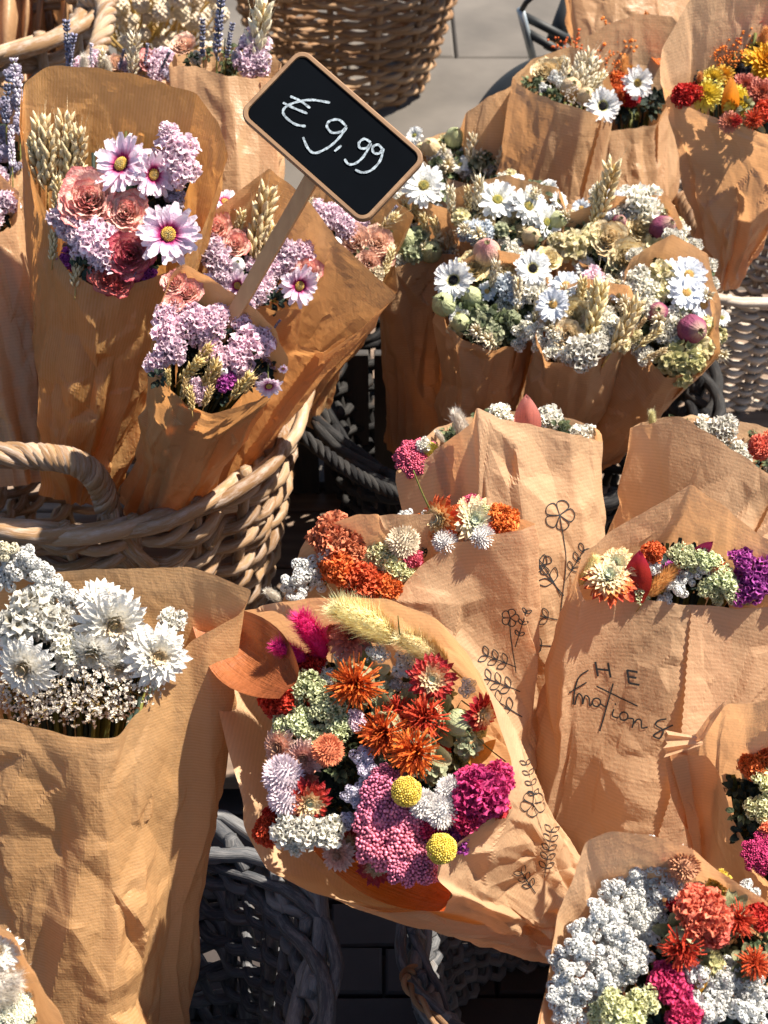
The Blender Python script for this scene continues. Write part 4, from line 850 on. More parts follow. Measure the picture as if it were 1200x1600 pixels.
BQ('upright bouquet with one pale rosebud, lavender and a tall wheat ear behind the sign', (345, 92, 1.98), (0, -.4, 1), [(258, 104, .025), (272, 84, 0), (330, 72, 0), (405, 76, 0), (440, 98, 0), (432, 122, .025), (350, 117, .035), (302, 102, .03)], (372, 600, 1.98, 62),
   '''rose.peach 286 70 38 .04 @-.2,-.5; lav.blue 318 110>312 32 .08 .02; lav.blue 352 108>360 38 .07 .02; lav.blue 338 110>342 -6 .12 .02; lav.blue 345 105>330 70 .06 .02; lav.blue 366 110>376 60 .06 .02; wheat.pale 396 112>412 -8 .12 .02; stat.lilac 394 72 56 .05; stat.lilac 402 98 48 .04; stat.pink 384 104 40 .04; stalk.x 350 120>352 60 .05 .02; limo.violet 372 92 36 .03; fol.green 300 96 36 .03; stat.white 306 92 24 .03''', fill=[('fol.green', 8, 36, 0)])
BQ('bunch of thin violet sea lavender sprays at the left edge', (15, 170, 1.9), (0, -.4, 1), [(-50, 200, 0), (-20, 130, 0), (35, 150, 0), (48, 230, 0), (10, 290, 0), (-40, 270, 0)], (20, 640, 1.95, 36),
   '''limo.violet 22 112 43 .05; limo.violet 8 165 43 .04; limo.violet 28 195 37 .03; limo.violet 8 240 43; lav.violet 30 200>20 95 .08; lav.blue 10 220>5 120 .07; lav.violet 32 240>34 130 .06; lav.violet 20 280>16 200 .04; lav.blue 36 240>40 160 .05; limo.violet 28 150 31; limo.violet 22 260 31''', fill=[('limo.violet', 8, 46, 0), ('fol.dark', 15, 50, -.018)])
BQ('half hidden kraft bouquet at the left edge beside the largest pink one', (-30, 325, 1.82), (0, -.5, 1), [(-130, 330, 0), (-90, 265, 0), (-10, 262, .01), (34, 300, .01), (28, 350, 0), (-40, 385, 0)], (45, 750, 1.88, 60), fill=[('stat.lilac', 6, 50, 0), ('fol.dark', 15, 57, -.018)])
BQ('bouquet of peach rosebuds and lilac statice under the corner of the sign', (560, 360, 1.93), (.1, -.55, 1), [(470, 305, 0), (520, 270, .02), (600, 300, .03), (645, 335, .02), (616, 395, 0), (622, 458, 0), (592, 442, 0), (548, 402, 0), (502, 348, 0)], (455, 640, 2.06, 40),
   '''stat.lilac 497 333 44 .02; stat.lilac 523 343 50 .02; stat.lilac 541 359 46 .02; stat.lilac 505 352 34; rose.peach 553 377 46 .02; rose.peach 590 378 46 .02; rose.peach 577 412 40; wheat.straw 588 365>622 332 .05; pod.white 525 381 28; lav.blue 600 350>618 322 .04; wheat.pale 480 345>484 305 .04; rose.peach 600 405 32; wheat.straw 600 430>612 385 .03; stat.cream 588 430 30; stat.lilac 560 350 36; fol.green 565 400 36; lav.blue 575 350>590 318 .05''', fill=[('fol.green', 6, 38, -.01), ('fol.dark', 11, 47, -.018), ('stat.cream', 4, 30, 0)], paper=KRAFT_A, region=[(485, 310), (600, 320), (630, 350), (610, 440), (570, 420), (510, 360)])
BQ('pink and lilac bouquet behind the sign stick with a wide paper flap at its right', (400, 400, 1.76), (.25, -.55, 1), [(288, 405, 0), (318, 335, .02), (365, 300, .04), (420, 262, .06), (470, 302, .055), (540, 385, .04), (624, 463, .03), (570, 512, .0), (510, 555, -.02), (466, 540, -.02), (474, 484, 0), (430, 487, 0), (380, 472, 0), (322, 436, 0)], (325, 760, 1.95, 40),
   '''daisy.pink 351 316 48 .03 @.3,-.5; rose.pink 335 355 48 .03; rose.pink 366 381 42 .03; wheat.straw 395 402>421 285 .07 .01; wheat.straw 368 372>378 326 .05; wheat.straw 402 408>426 345 .05; stat.lilac 333 394 54 .02; stat.lilac 343 409 48 .02; pod.white 370 415 32 .02; stat.lilac 345 432 44; daisy.pink 372 446 50 .015 @-.3,.3; stat.lilac 451 397 54 .02; stat.pink 472 394 44 .02; stat.lilac 427 420 48; stat.lilac 414 444 44; rose.pink 480 422 42 .02; daisy.pink 467 446 66 .03 @.55,.45; stat.lilac 398 462 44; stat.pink 318 345 44; lav.blue 420 470>440 440 .03; fol.dark 430 470 44; fol.dark 446 460 40; stat.lilac 325 372 40; stat.pink 440 410 36''',
   fill=[('fol.dark', 19, 55, -.018), ('stat.lilac', 6, 40, -.005)], stems=0, paper=KRAFT_A, region=[(300, 400), (330, 330), (400, 300), (480, 380), (480, 470), (420, 480), (350, 460)])
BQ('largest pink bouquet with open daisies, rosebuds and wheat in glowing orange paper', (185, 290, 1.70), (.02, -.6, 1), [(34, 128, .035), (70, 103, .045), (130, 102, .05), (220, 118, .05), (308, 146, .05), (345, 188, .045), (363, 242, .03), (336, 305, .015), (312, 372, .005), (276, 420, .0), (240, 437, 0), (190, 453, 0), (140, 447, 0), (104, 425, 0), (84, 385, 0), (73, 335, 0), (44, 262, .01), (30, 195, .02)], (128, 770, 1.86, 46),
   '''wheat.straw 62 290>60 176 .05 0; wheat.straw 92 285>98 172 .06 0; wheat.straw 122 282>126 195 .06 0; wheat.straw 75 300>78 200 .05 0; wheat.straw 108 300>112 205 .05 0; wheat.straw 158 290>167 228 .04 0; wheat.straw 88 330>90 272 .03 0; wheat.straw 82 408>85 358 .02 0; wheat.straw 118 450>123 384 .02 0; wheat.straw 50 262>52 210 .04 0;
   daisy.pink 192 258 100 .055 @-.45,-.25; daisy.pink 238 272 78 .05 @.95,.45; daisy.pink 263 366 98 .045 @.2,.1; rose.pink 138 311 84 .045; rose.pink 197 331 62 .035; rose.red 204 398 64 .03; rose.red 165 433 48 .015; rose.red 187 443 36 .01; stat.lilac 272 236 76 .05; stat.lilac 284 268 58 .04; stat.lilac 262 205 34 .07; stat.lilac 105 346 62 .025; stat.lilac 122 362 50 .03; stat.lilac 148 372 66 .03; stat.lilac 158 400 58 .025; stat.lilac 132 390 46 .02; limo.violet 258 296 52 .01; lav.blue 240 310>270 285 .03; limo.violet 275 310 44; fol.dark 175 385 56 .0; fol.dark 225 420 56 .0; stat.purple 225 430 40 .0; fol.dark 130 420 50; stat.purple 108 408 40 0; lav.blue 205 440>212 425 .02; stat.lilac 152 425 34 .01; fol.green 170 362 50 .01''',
   fill=[('fol.dark', 30, 72, -.018), ('limo.violet', 5, 44, -.015)], region=[(70, 300), (150, 250), (290, 260), (300, 380), (240, 430), (130, 430), (85, 380)], seam=.93, paper=KRAFT_GLOW, bulge=.012, res=1.3)
BQ('small front bouquet of pink statice and golden wheat at the basket edge', (338, 535, 1.60), (.3, -.62, 1), [(230, 540, 0), (243, 480, .01), (268, 422, .03), (284, 408, .03), (330, 431, .03), (390, 469, .03), (436, 514, .02), (450, 560, .01), (449, 590, 0), (437, 613, 0), (392, 629, 0), (330, 647, 0), (288, 633, 0), (252, 597, 0)], (245, 800, 1.86, 44),
   '''rose.pink 272 441 38 .03; rose.pink 293 455 44 .03; rose.pink 270 474 32 .03; stat.pink 267 491 58 .02; stat.pink 266 524 62 .02; stat.pink 271 547 56 .02; stat.pink 249 565 48 .01; stat.pink 304 502 62 .025; stat.pink 333 505 58 .025; stat.pink 346 494 42 .02; stat.pink 375 507 42 .02; stat.pink 393 540 62 .025; stat.pink 367 557 60 .02; stat.pink 409 533 50 .02; stat.pink 377 575 46 .01; stat.pink 309 610 42 .01; stat.pink 316 528 44 .015;
   wheat.gold 303 575>330 538 .05; wheat.gold 282 594>316 560 .05; wheat.gold 318 612>338 560 .05; wheat.gold 264 604>262 576 .03; wheat.gold 300 642>296 602 .03; wheat.gold 362 624>392 580 .04; wheat.gold 284 624>292 588 .03; wheat.gold 318 636>330 602 .03; wheat.gold 335 600>340 570 .04; wheat.gold 380 615>400 588 .03; daisy.pink 420 602 44 .03 @.25,1.4; daisy.pink 442 576 16 .03 @.5,1; pod.white 348 580 22 .02; lav.blue 400 520>412 500 .03; lav.blue 420 525>436 500 .03; fol.dark 355 530 50; fol.dark 350 610 50 0; stat.purple 350 595 40; fol.dark 250 590 40; stat.pink 330 545 44''',
   fill=[('fol.dark', 26, 62, -.018), ('stat.pink', 5, 40, -.01)], seam=.8, paper=KRAFT_A)

# front rows
BQ('plain ribbed wrap at right seen from behind, one coral bloom showing', (1130, 745, 1.68), (0, -.35, 1), [(980, 668, .06), (1020, 652, .02), (1080, 648, -.02), (1180, 662, -.03), (1290, 700, -.02), (1310, 765, .0), (1205, 744, .05), (1130, 692, .08), (1060, 649, .09)], (1010, 1010, 1.74, 90), '''cock.coral 1188 700 44 .06; cock.coral 1206 690 36 .05; fol.green 1210 720 40 .04; bunny.paleyellow 1020 670>1018 640 .08 .05''', fill=[('stat.white', 6, 50, -.02), ('fol.green', 6, 50, -.03)], paper=KRAFT_P, crumple=1.0)
tall = BQ('tall wrap printed with black line flowers, pink leaf tip and bunny tails behind', (785, 705, 1.58), (0, -.4, 1), [(612, 743, .02), (625, 705, -.02), (680, 668, -.03), (760, 640, -.04), (850, 640, -.04), (935, 665, -.02), (943, 690, .03), (895, 678, .07), (850, 667, .08), (785, 655, .10), (744, 636, .12), (738, 660, .10), (690, 695, .06), (650, 722, .04)], (835, 1230, 1.67, 66),
   '''yarrow.rose 648 716 66 .045; yarrow.rose 668 706 36 .04; billy.x 672 704 26 .055; bunny.white 726 690>714 638 .11 .06; bunny.white 694 692>682 672 .07 .05; stat.white 662 697 26 .06; leaf.pink 826 690>822 616 .09 .03 1.5''', fill=[('fol.green', 8, 50, -.02), ('stat.white', 5, 50, -.02)], seam=.86, paper=KRAFT_P, res=1.4, bulge=.018)
orange = BQ('bouquet of orange cockscomb and pale strawflowers with a folded flat front wrap', (640, 868, 1.43), (0, -.5, 1), [(432, 945, -.01), (462, 860, .0), (482, 830, .02), (550, 806, .045), (620, 800, .05), (700, 800, .04), (790, 806, .03), (838, 818, .04), (812, 829, .045), (760, 838, .045), (700, 851, .035), (665, 880, .025), (622, 927, .01), (560, 990, -.01), (480, 990, -.02)], (765, 1210, 1.53, 70),
   '''cock.brownorange 524 842 84 .03; cock.brownorange 545 862 54 .03; cock.orange 528 885 66 .03; cock.orange 566 908 66 .025; cock.orange 603 917 56 .02; cock.orange 580 930 44 .01; limo.white 476 895 76 .02; limo.white 456 915 56 .01; limo.white 500 905 50 .015; limo.white 508 866 34 .04; limo.white 600 838 46 .03; limo.white 634 806 34 .05; limo.white 632 826 50 .04; limo.white 662 812 42 .04; limo.white 612 852 36 .03; globe.cream 630 846 56 .045; stat.yellow 594 868 52 .03; stat.yellow 614 884 48 .03; stat.yellow 632 896 36 .025; stat.yellow 582 885 34 .02; straw.orange 688 812 66 .05 @-.9,.0; straw.cream 741 814 72 .055 @.1,-.2; straw.orange 716 822 44 .04; cock.orange 783 812 56 .05; cock.orange 770 826 36 .05; globe.white 696 846 44 .045; globe.white 753 838 44 .055; cock.pink 737 788 34 .05; cock.pink 646 874 34 .03; stalk.x 674 800>646 735 .09 .05; bunny.white 440 940>416 920 .03 .0; limo.white 470 935 40; cock.orange 548 925 40 .01; stat.yellow 757 796 24 .06; fol.dark 660 850 44 .02''',
   fill=[('fol.dark', 19, 62, -.018), ('cock.orange', 3, 46, 0)], seam=.72, region=[(460, 930), (500, 830), (620, 800), (790, 810), (700, 845), (620, 920), (560, 960)], paper=KRAFT_P, gather=.6, res=1.4, bulge=.016)
emo = BQ('broad wrap printed with black script, flowers just above its straight front edge', (1050, 900, 1.43), (0, -.38, 1), [(893, 905, .01), (900, 865, .02), (950, 828, .03), (1010, 795, .04), (1076, 754, .05), (1140, 792, .045), (1190, 835, .04), (1265, 885, .02), (1290, 935, 0), (1230, 946, -.01), (1178, 951, -.01), (1080, 947, -.01), (972, 931, -.01), (930, 932, -.005), (905, 940, .0)], (968, 1370, 1.57, 100),
   '''bunny.yellow 905 915>938 868 .03 .0; straw.cream 962 884 56 .02; straw.orange 952 908 70 .02 @0,-.7; straw.cream 950 902 60 .025 @0,-.6; leaf.red 994 940>999 860 .05 .0 1.5; bunny.orange 1010 935>1058 876 .03 .0; limo.white 1020 882 52 .02; limo.white 1060 918 50 .01; limo.white 1100 889 46 .02; limo.white 1076 900 40 .01; limo.white 1040 910 40 .01; stat.green 1066 868 52 .03; stat.green 1106 874 46 .03; stat.green 1128 903 56 .02; stat.green 1140 922 52 .01; stat.green 1108 918 46 .01; stat.green 1090 878 40 .02; stat.green 1120 926 44 .0; cock.orange 1020 864 40 .03; cock.orange 1122 892 34 .02; leaf.purple 1085 872>1114 846 .05 .02 1.4; stat.purple 1158 875 44 .03; stat.purple 1180 910 64 .015; stat.purple 1198 893 60 .02; stat.purple 1168 928 48 .01; stat.purple 1215 910 60; limo.white 1040 935 36 -.005; stat.green 1000 925 40 .0''',
   fill=[('fol.dark', 19, 62, -.018), ('stat.green', 6, 46, -.005), ('stat.purple', 3, 50, -.005)], region=[(920, 900), (1000, 860), (1150, 860), (1240, 900), (1180, 945), (980, 925)], seam=.70, gather=.5, paper=KRAFT_P, res=1.5, bulge=.034)
white = BQ('biggest bouquet at left, all white strawflowers and baby breath in a tall wrap', (130, 1010, 1.27), (.1, -.5, 1), [(-130, 985, .01), (-60, 905, .02), (20, 893, .03), (110, 889, .03), (200, 887, .03), (310, 886, .03), (352, 905, .03), (398, 924, .03), (384, 957, .02), (338, 985, .02), (305, 1003, .01), (272, 1042, 0), (226, 1112, .005), (182, 1149, .012), (110, 1151, .012), (30, 1131, .012), (-40, 1116, .01), (-120, 1070, 0)], (120, 1800, 1.44, 112),
   '''stat.white 50 960 118 .04; stat.white 24 985 88 .03; stat.white 84 978 76 .04; stat.white 60 940 60 .04; straw.white 40 1042 96 .04 @-.2,.3; straw.white 158 940 76 .05 @.3,-.4; straw.white 176 972 112 .05 @.45,.5; straw.white 246 1024 100 .04 @.4,.1; straw.white 146 1018 78 .04 @-.2,.9; stat.white 108 1012 66 .035; straw.white 112 1030 60 .02; stat.white 267 972 54 .03; straw.white 186 1042 62 .02 @.1,.6;
   gyp.white 125 1072 100 .03; gyp.white 168 1086 96 .025; gyp.white 64 1090 84 .0; gyp.white 186 1098 70 -.005; gyp.white 125 1106 80 -.01; gyp.white 25 1090 80 .0; gyp.white 210 1078 76 .02; gyp.white 95 1090 84 .015; gyp.white 240 1062 60 .01; gyp.white 155 1104 70 -.01; gyp.white 60 1108 66 -.01; gyp.white 8 1086 76 .0; limo.grey 22 885 86 .06; limo.grey 62 904 80 .055; limo.grey 108 934 74 .045; limo.grey 42 872 64 .07; limo.grey 5 905 70 .05; limo.grey 110 960 56 .04; limo.grey 85 915 60 .05; limo.cream 8 860 60 .08; limo.grey 210 1000 46 .02''',
   fill=[('fol.dark', 26, 87, -.018), ('gyp.white', 10, 80, -.01), ('stat.white', 3, 60, -.01)], region=[(0, 920), (110, 920), (260, 970), (260, 1040), (190, 1130), (60, 1125), (0, 1110)], seam=.93, crumple=1.15, gather=1.3, paper=KRAFT_A, res=1.7, bulge=.012, fs=.88)
right = BQ('bouquet at the right edge with a pinched zigzag paper corner and yellow statice', (1190, 1220, 1.24), (-.25, -.4, 1), [(1040, 1172, .035), (1062, 1150, .04), (1086, 1146, .03), (1100, 1122, .05), (1132, 1096, .08), (1172, 1094, .085), (1235, 1080, .08), (1340, 1130, .04), (1360, 1250, 0), (1310, 1405, 0), (1235, 1412, -.02), (1182, 1366, -.02), (1142, 1275, -.01), (1122, 1205, 0), (1104, 1182, .015), (1075, 1180, .02)], (1170, 1560, 1.5, 70),
   '''cock.orange 1180 1196 52 .02; cock.orange 1196 1185 44 .02; stat.yellow 1196 1222 52 .02; stat.yellow 1186 1264 52 .01; stat.yellow 1204 1270 44 .01; fol.green 1158 1268 50 0; yarrow.magenta 1186 1336 60 .01; yarrow.magenta 1204 1318 56 .01; fol.dark 1165 1300 60 -.01; cock.coral 1204 1300 40; fol.dark 1150 1230 60 -.02''', fill=[('fol.dark', 26, 75, -.018), ('stat.yellow', 4, 50, -.01), ('yarrow.magenta', 3, 50, -.01)], region=[(1140, 1200), (1250, 1160), (1320, 1250), (1270, 1390), (1190, 1350)], seam=.97, paper=KRAFT_P, res=1.4)
yn = Vector((-.25, -.4, 1)).normalized(); yc = P(1190, 1220, 1.24)
def yp(x, y, h): return on_plane(x, y, yc+yn*h, yn)-right[0].location
m = MB(); zz_ = [(1040, 1141), (1044, 1148), (1038, 1155), (1043, 1162), (1036, 1169), (1042, 1176), (1037, 1184)]
m.grid([[yp(x+(1098-x)*t, y+((1158+(y-1162)*.25)-y)*t, .048+.0035*math.sin(i*2.1)*(1-t)+.006*t) for i, (x, y) in enumerate(zz_)] for t in (0, .25, .5, .75, 1)], [[(.01*i, .02*j) for i in range(7)] for j in range(5)])
m.grid([[yp(x, y, h) for x, y, h in r] for r in (((1133, 1095, .083), (1108, 1118, .066), (1088, 1146, .05), (1078, 1152, .046)), ((1130, 1100, .088), (1110, 1126, .076), (1096, 1150, .06), (1086, 1160, .052)), ((1131, 1104, .084), (1114, 1130, .068), (1100, 1154, .054), (1094, 1164, .046)))], [[(.01*i, .02*j) for i in range(4)] for j in range(3)])
o = obj('folded_corner', m.mesh('folded_corner', [KRAFT_P], False), right[0]); o['label'] = 'crumpled zigzag paper corner'
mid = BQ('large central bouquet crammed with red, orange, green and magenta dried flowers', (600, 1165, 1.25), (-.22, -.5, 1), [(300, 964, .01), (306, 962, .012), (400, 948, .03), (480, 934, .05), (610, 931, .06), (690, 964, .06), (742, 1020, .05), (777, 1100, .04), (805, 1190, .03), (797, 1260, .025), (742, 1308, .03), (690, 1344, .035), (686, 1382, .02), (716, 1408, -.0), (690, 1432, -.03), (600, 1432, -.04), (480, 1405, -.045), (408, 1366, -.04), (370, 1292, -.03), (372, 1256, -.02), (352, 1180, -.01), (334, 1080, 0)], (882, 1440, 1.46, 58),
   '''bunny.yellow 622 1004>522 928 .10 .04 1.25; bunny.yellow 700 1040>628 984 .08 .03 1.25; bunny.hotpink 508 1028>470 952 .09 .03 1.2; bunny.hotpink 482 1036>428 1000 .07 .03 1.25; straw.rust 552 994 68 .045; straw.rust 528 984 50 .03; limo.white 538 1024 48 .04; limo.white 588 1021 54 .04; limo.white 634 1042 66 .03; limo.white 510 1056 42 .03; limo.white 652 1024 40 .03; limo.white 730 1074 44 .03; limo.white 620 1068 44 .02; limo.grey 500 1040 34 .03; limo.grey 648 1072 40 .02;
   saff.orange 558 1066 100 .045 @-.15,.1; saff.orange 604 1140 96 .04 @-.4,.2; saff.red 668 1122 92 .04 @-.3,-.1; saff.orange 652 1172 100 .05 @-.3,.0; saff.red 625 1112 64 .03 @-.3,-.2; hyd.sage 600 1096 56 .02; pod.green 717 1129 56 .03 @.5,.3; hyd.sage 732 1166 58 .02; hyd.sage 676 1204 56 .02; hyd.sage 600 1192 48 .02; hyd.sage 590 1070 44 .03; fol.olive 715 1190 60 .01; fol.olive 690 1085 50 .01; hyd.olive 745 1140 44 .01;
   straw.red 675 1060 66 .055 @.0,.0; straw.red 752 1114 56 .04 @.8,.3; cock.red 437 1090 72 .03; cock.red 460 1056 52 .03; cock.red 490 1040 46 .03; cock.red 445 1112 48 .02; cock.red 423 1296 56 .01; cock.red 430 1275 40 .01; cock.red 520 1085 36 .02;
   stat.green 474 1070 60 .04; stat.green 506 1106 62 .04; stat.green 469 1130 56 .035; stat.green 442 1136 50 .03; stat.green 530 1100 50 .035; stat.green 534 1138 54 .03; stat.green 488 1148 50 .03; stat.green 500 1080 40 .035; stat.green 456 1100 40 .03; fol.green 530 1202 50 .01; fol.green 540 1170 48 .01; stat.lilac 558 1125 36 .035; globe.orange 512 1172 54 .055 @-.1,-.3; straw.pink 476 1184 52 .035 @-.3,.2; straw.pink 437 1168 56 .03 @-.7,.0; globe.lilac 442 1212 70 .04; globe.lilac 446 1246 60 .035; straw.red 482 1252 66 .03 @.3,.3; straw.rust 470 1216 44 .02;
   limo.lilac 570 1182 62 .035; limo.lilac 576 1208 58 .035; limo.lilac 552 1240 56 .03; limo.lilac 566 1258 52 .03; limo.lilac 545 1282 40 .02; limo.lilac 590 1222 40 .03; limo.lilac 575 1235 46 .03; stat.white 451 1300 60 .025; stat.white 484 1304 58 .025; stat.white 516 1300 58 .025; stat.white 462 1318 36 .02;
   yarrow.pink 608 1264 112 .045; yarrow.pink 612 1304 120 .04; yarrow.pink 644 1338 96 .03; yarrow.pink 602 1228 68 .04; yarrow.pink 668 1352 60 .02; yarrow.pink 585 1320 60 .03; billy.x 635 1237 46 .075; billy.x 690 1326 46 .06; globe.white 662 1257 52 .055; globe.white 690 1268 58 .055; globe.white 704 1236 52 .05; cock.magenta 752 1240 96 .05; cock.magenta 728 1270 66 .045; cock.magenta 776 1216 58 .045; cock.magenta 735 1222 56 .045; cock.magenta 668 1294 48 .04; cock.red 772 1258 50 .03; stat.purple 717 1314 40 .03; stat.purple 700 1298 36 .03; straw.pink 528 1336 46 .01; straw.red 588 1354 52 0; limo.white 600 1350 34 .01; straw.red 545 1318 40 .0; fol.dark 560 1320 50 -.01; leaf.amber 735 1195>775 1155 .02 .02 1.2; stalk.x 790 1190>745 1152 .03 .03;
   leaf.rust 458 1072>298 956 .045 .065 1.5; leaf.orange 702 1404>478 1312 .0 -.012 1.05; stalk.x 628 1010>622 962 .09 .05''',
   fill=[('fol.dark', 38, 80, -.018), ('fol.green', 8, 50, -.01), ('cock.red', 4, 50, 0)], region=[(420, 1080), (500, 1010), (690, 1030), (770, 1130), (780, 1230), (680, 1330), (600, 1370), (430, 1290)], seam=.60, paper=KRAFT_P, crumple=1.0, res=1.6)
corner = BQ('corner bouquet at bottom left with a cream fluffy tail and white flowers', (-20, 1560, 1.0), (.1, -.5, 1), [(-150, 1500, 0), (-90, 1440, .02), (-15, 1424, .03), (24, 1452, .03), (50, 1512, .02), (74, 1560, .01), (112, 1612, 0), (60, 1720, 0), (-80, 1740, 0), (-160, 1640, 0)], (50, 2000, 1.3, 80), '''straw.white -4 1488 66 .03; bunny.white -70 1545>40 1538 .03 .03 1.5; bunny.white -60 1565>30 1560 .025 .025 1.4; yarrow.cream 22 1580 66 .01; stat.yellow 46 1594 24 .0; stat.cream 10 1600 60 0; straw.amber 36 1562 24 .0''', fill=[('stat.white', 5, 60, -.01), ('yarrow.cream', 2, 60, -.02)])
LW = []
for (x, y) in ((720, 270), (640, 340), (600, 400), (700, 430), (700, 340), (780, 370), (550, 540), (500, 470), (660, 520), (610, 580), (400, 620), (500, 690), (340, 660), (440, 780), (330, 820), (600, 740), (700, 570), (340, 780), (660, 650), (560, 630), (420, 560), (930, 370), (1000, 380), (630, 240), (1050, 700), (1000, 840), (1100, 880), (930, 840), (1150, 800), (350, 900), (660, 290), (1110, 400), (560, 370), (640, 460), (560, 480), (470, 530), (450, 620), (380, 720), (520, 760), (560, 690), (640, 700), (480, 860), (400, 870), (1080, 780), (1010, 760), (1150, 880), (960, 900), (730, 480), (830, 400), (900, 720)):
    LW.append('limo.%s %d %d 62 %.3f' % (R.choice(['white', 'white', 'grey']), 750+x/2.667, 1250+y/2.667, R.uniform(.005, .03)))
BQ('bouquet at bottom right full of white sea lavender with one coral cockscomb', (1060, 1480, 1.1), (.05, -.5, 1), [(862, 1480, 0), (885, 1400, .01), (914, 1312, .04), (950, 1297, .05), (1005, 1300, .05), (1080, 1324, .04), (1150, 1370, .03), (1215, 1414, .02), (1340, 1500, 0), (1310, 1650, 0), (1100, 1720, 0), (900, 1680, 0), (838, 1610, 0), (854, 1530, 0)], (1140, 1900, 1.36, 100),
   ';'.join(LW)+'''; globe.rust 1069 1351 54 .04; straw.pink 1060 1342 40 .03; cock.coral 1098 1428 88 .055; cock.coral 1112 1452 66 .05; cock.coral 1086 1405 54 .05; saff.red 1066 1472 86 .045 @-.3,.4; saff.red 1148 1434 70 .04 @.2,.0; saff.red 1176 1506 64 .03; cock.magenta 1042 1536 68 .03; cock.magenta 1060 1552 50 .02; cock.magenta 1068 1588 60 .03; stat.yellow 960 1572 62 .035; stat.yellow 1005 1560 58 .035; stat.yellow 978 1590 68 .035; stat.yellow 935 1585 44 .02; stat.gold 1124 1381 46 .03; cock.red 1035 1332 36 .03; cock.red 1183 1432 48 .03; hyd.olive 1108 1506 60 .02; hyd.olive 1090 1490 50 .02; fol.olive 1130 1470 60 .01; fol.olive 1045 1440 50 .01; leaf.amber 1090 1550>1110 1500 .03 .02; cock.red 1060 1410 40 .02; fol.green 1190 1465 50 .01''',
   fill=[('fol.dark', 26, 75, -.018), ('limo.white', 22, 60, -.005)], seam=.9, paper=KRAFT_P, res=1.3)

# ------------------------------------------------------------------ printed line drawings and script on the wraps
INK = plain_mat('black ink', (.012, .014, .016), .55, var=.1)
def sprig(x, y, ang, L, k, s):
    out = []; dx, dy = math.sin(ang), -math.cos(ang); out.append([(x, y), (x+dx*L, y+dy*L)])
    for i in range(k):
        t = (i+1)/(k+.3); bx, by = x+dx*L*t, y+dy*L*t
        for sd in (-1, 1):
            a = ang+sd*.85; ex, ey = bx+math.sin(a)*s, by-math.cos(a)*s; nx, ny = -math.cos(a)*s*.26, -math.sin(a)*s*.26
            out.append(curve([(bx, by), ((bx+ex)/2+nx, (by+ey)/2+ny), (ex, ey), ((bx+ex)/2-nx, (by+ey)/2-ny), (bx, by)], 4))
    return out
def blossom(x, y, r, k, st=None, a0=0):
    out = []
    for i in range(k):
        a = a0+2*PI*i/k; c, s = math.cos(a), math.sin(a)
        out.append(curve([(x, y), (x+r*(c*.7-s*.42), y+r*(s*.7+c*.42)), (x+r*c, y+r*s), (x+r*(c*.7+s*.42), y+r*(s*.7-c*.42)), (x, y)], 4))
    if st: out.append(curve([(x, y)]+st, 5))
    return out
ds = [blossom(874, 805, 24, 5, [(880, 840), (884, 880), (878, 935), (872, 990)]), sprig(884, 905, .55, 55, 3, 15), sprig(880, 930, -.7, 60, 2, 24), sprig(870, 968, -1.35, 62, 4, 17), sprig(872, 1010, -1.5, 60, 2, 18), blossom(848, 882, 16, 3, [(862, 905), (876, 930)], 3.4)]
for mo in ds: ink_lines('printed_drawing', tall, mo, .0012, INK, 'black line drawing of a flower sprig')
ds = [blossom(797, 965, 14, 5, [(797, 985), (800, 1010), (806, 1050)]), sprig(806, 1042, -1.2, 52, 3, 17), sprig(812, 1080, -1.2, 55, 3, 18), sprig(805, 1010, .3, 60, 3, 10), sprig(815, 1120, -1.0, 48, 2, 20)]
for mo in ds: ink_lines('printed_drawing', orange, mo, .0011, INK, 'black line drawing of a flower sprig')
ds = [sprig(838, 1258, -.25, 70, 4, 12), blossom(832, 1256, 20, 5, [(838, 1275), (850, 1310)], .4), sprig(850, 1370, .15, 75, 5, 15), sprig(836, 1395, -.6, 40, 3, 14)]
for mo in ds: ink_lines('printed_drawing', mid, mo, .0010, INK, 'black line drawing of a flower sprig')
H_E = [[(930, 1034), (934, 1056)], [(950, 1036), (954, 1058)], [(932, 1045), (952, 1047)], [(980, 1047), (983, 1067)], [(980, 1047), (996, 1050)], [(981, 1057), (994, 1059)], [(983, 1067), (999, 1070)]]
ink_lines('printed_lettering', emo, H_E, .0022, INK, 'printed capital letters H E')
def ring(x, y, r): return curve([(x+r*math.cos(a*PI/4+.6), y+r*math.sin(a*PI/4+.6)) for a in range(9)], 3)
script = [curve([(919, 1047), (906, 1056), (899, 1072), (895, 1100)]), [(889, 1082), (916, 1066)], curve([(898, 1101), (903, 1084), (909, 1088), (910, 1100), (914, 1087), (920, 1090), (921, 1102), (926, 1099)]), ring(932, 1097, 6.5),
          curve([(958, 1068), (950, 1096), (943, 1122), (937, 1142)]), [(932, 1072), (996, 1103)], curve([(938, 1099), (946, 1104), (950, 1098)]),
          curve([(959, 1108), (957, 1118), (966, 1122)]), [(961, 1099), (962, 1101)], ring(975, 1119, 6.5), curve([(981, 1122), (990, 1124), (988, 1137)]), curve([(989, 1132), (996, 1124), (1002, 1126), (1003, 1137), (1012, 1136)]),
          curve([(1041, 1123), (1028, 1126), (1025, 1133), (1036, 1141), (1031, 1153), (1021, 1149), (1033, 1141), (1051, 1133)], 6)]
ink_lines('printed_lettering', emo, script, .0016, INK, 'printed black handwriting reading motions')

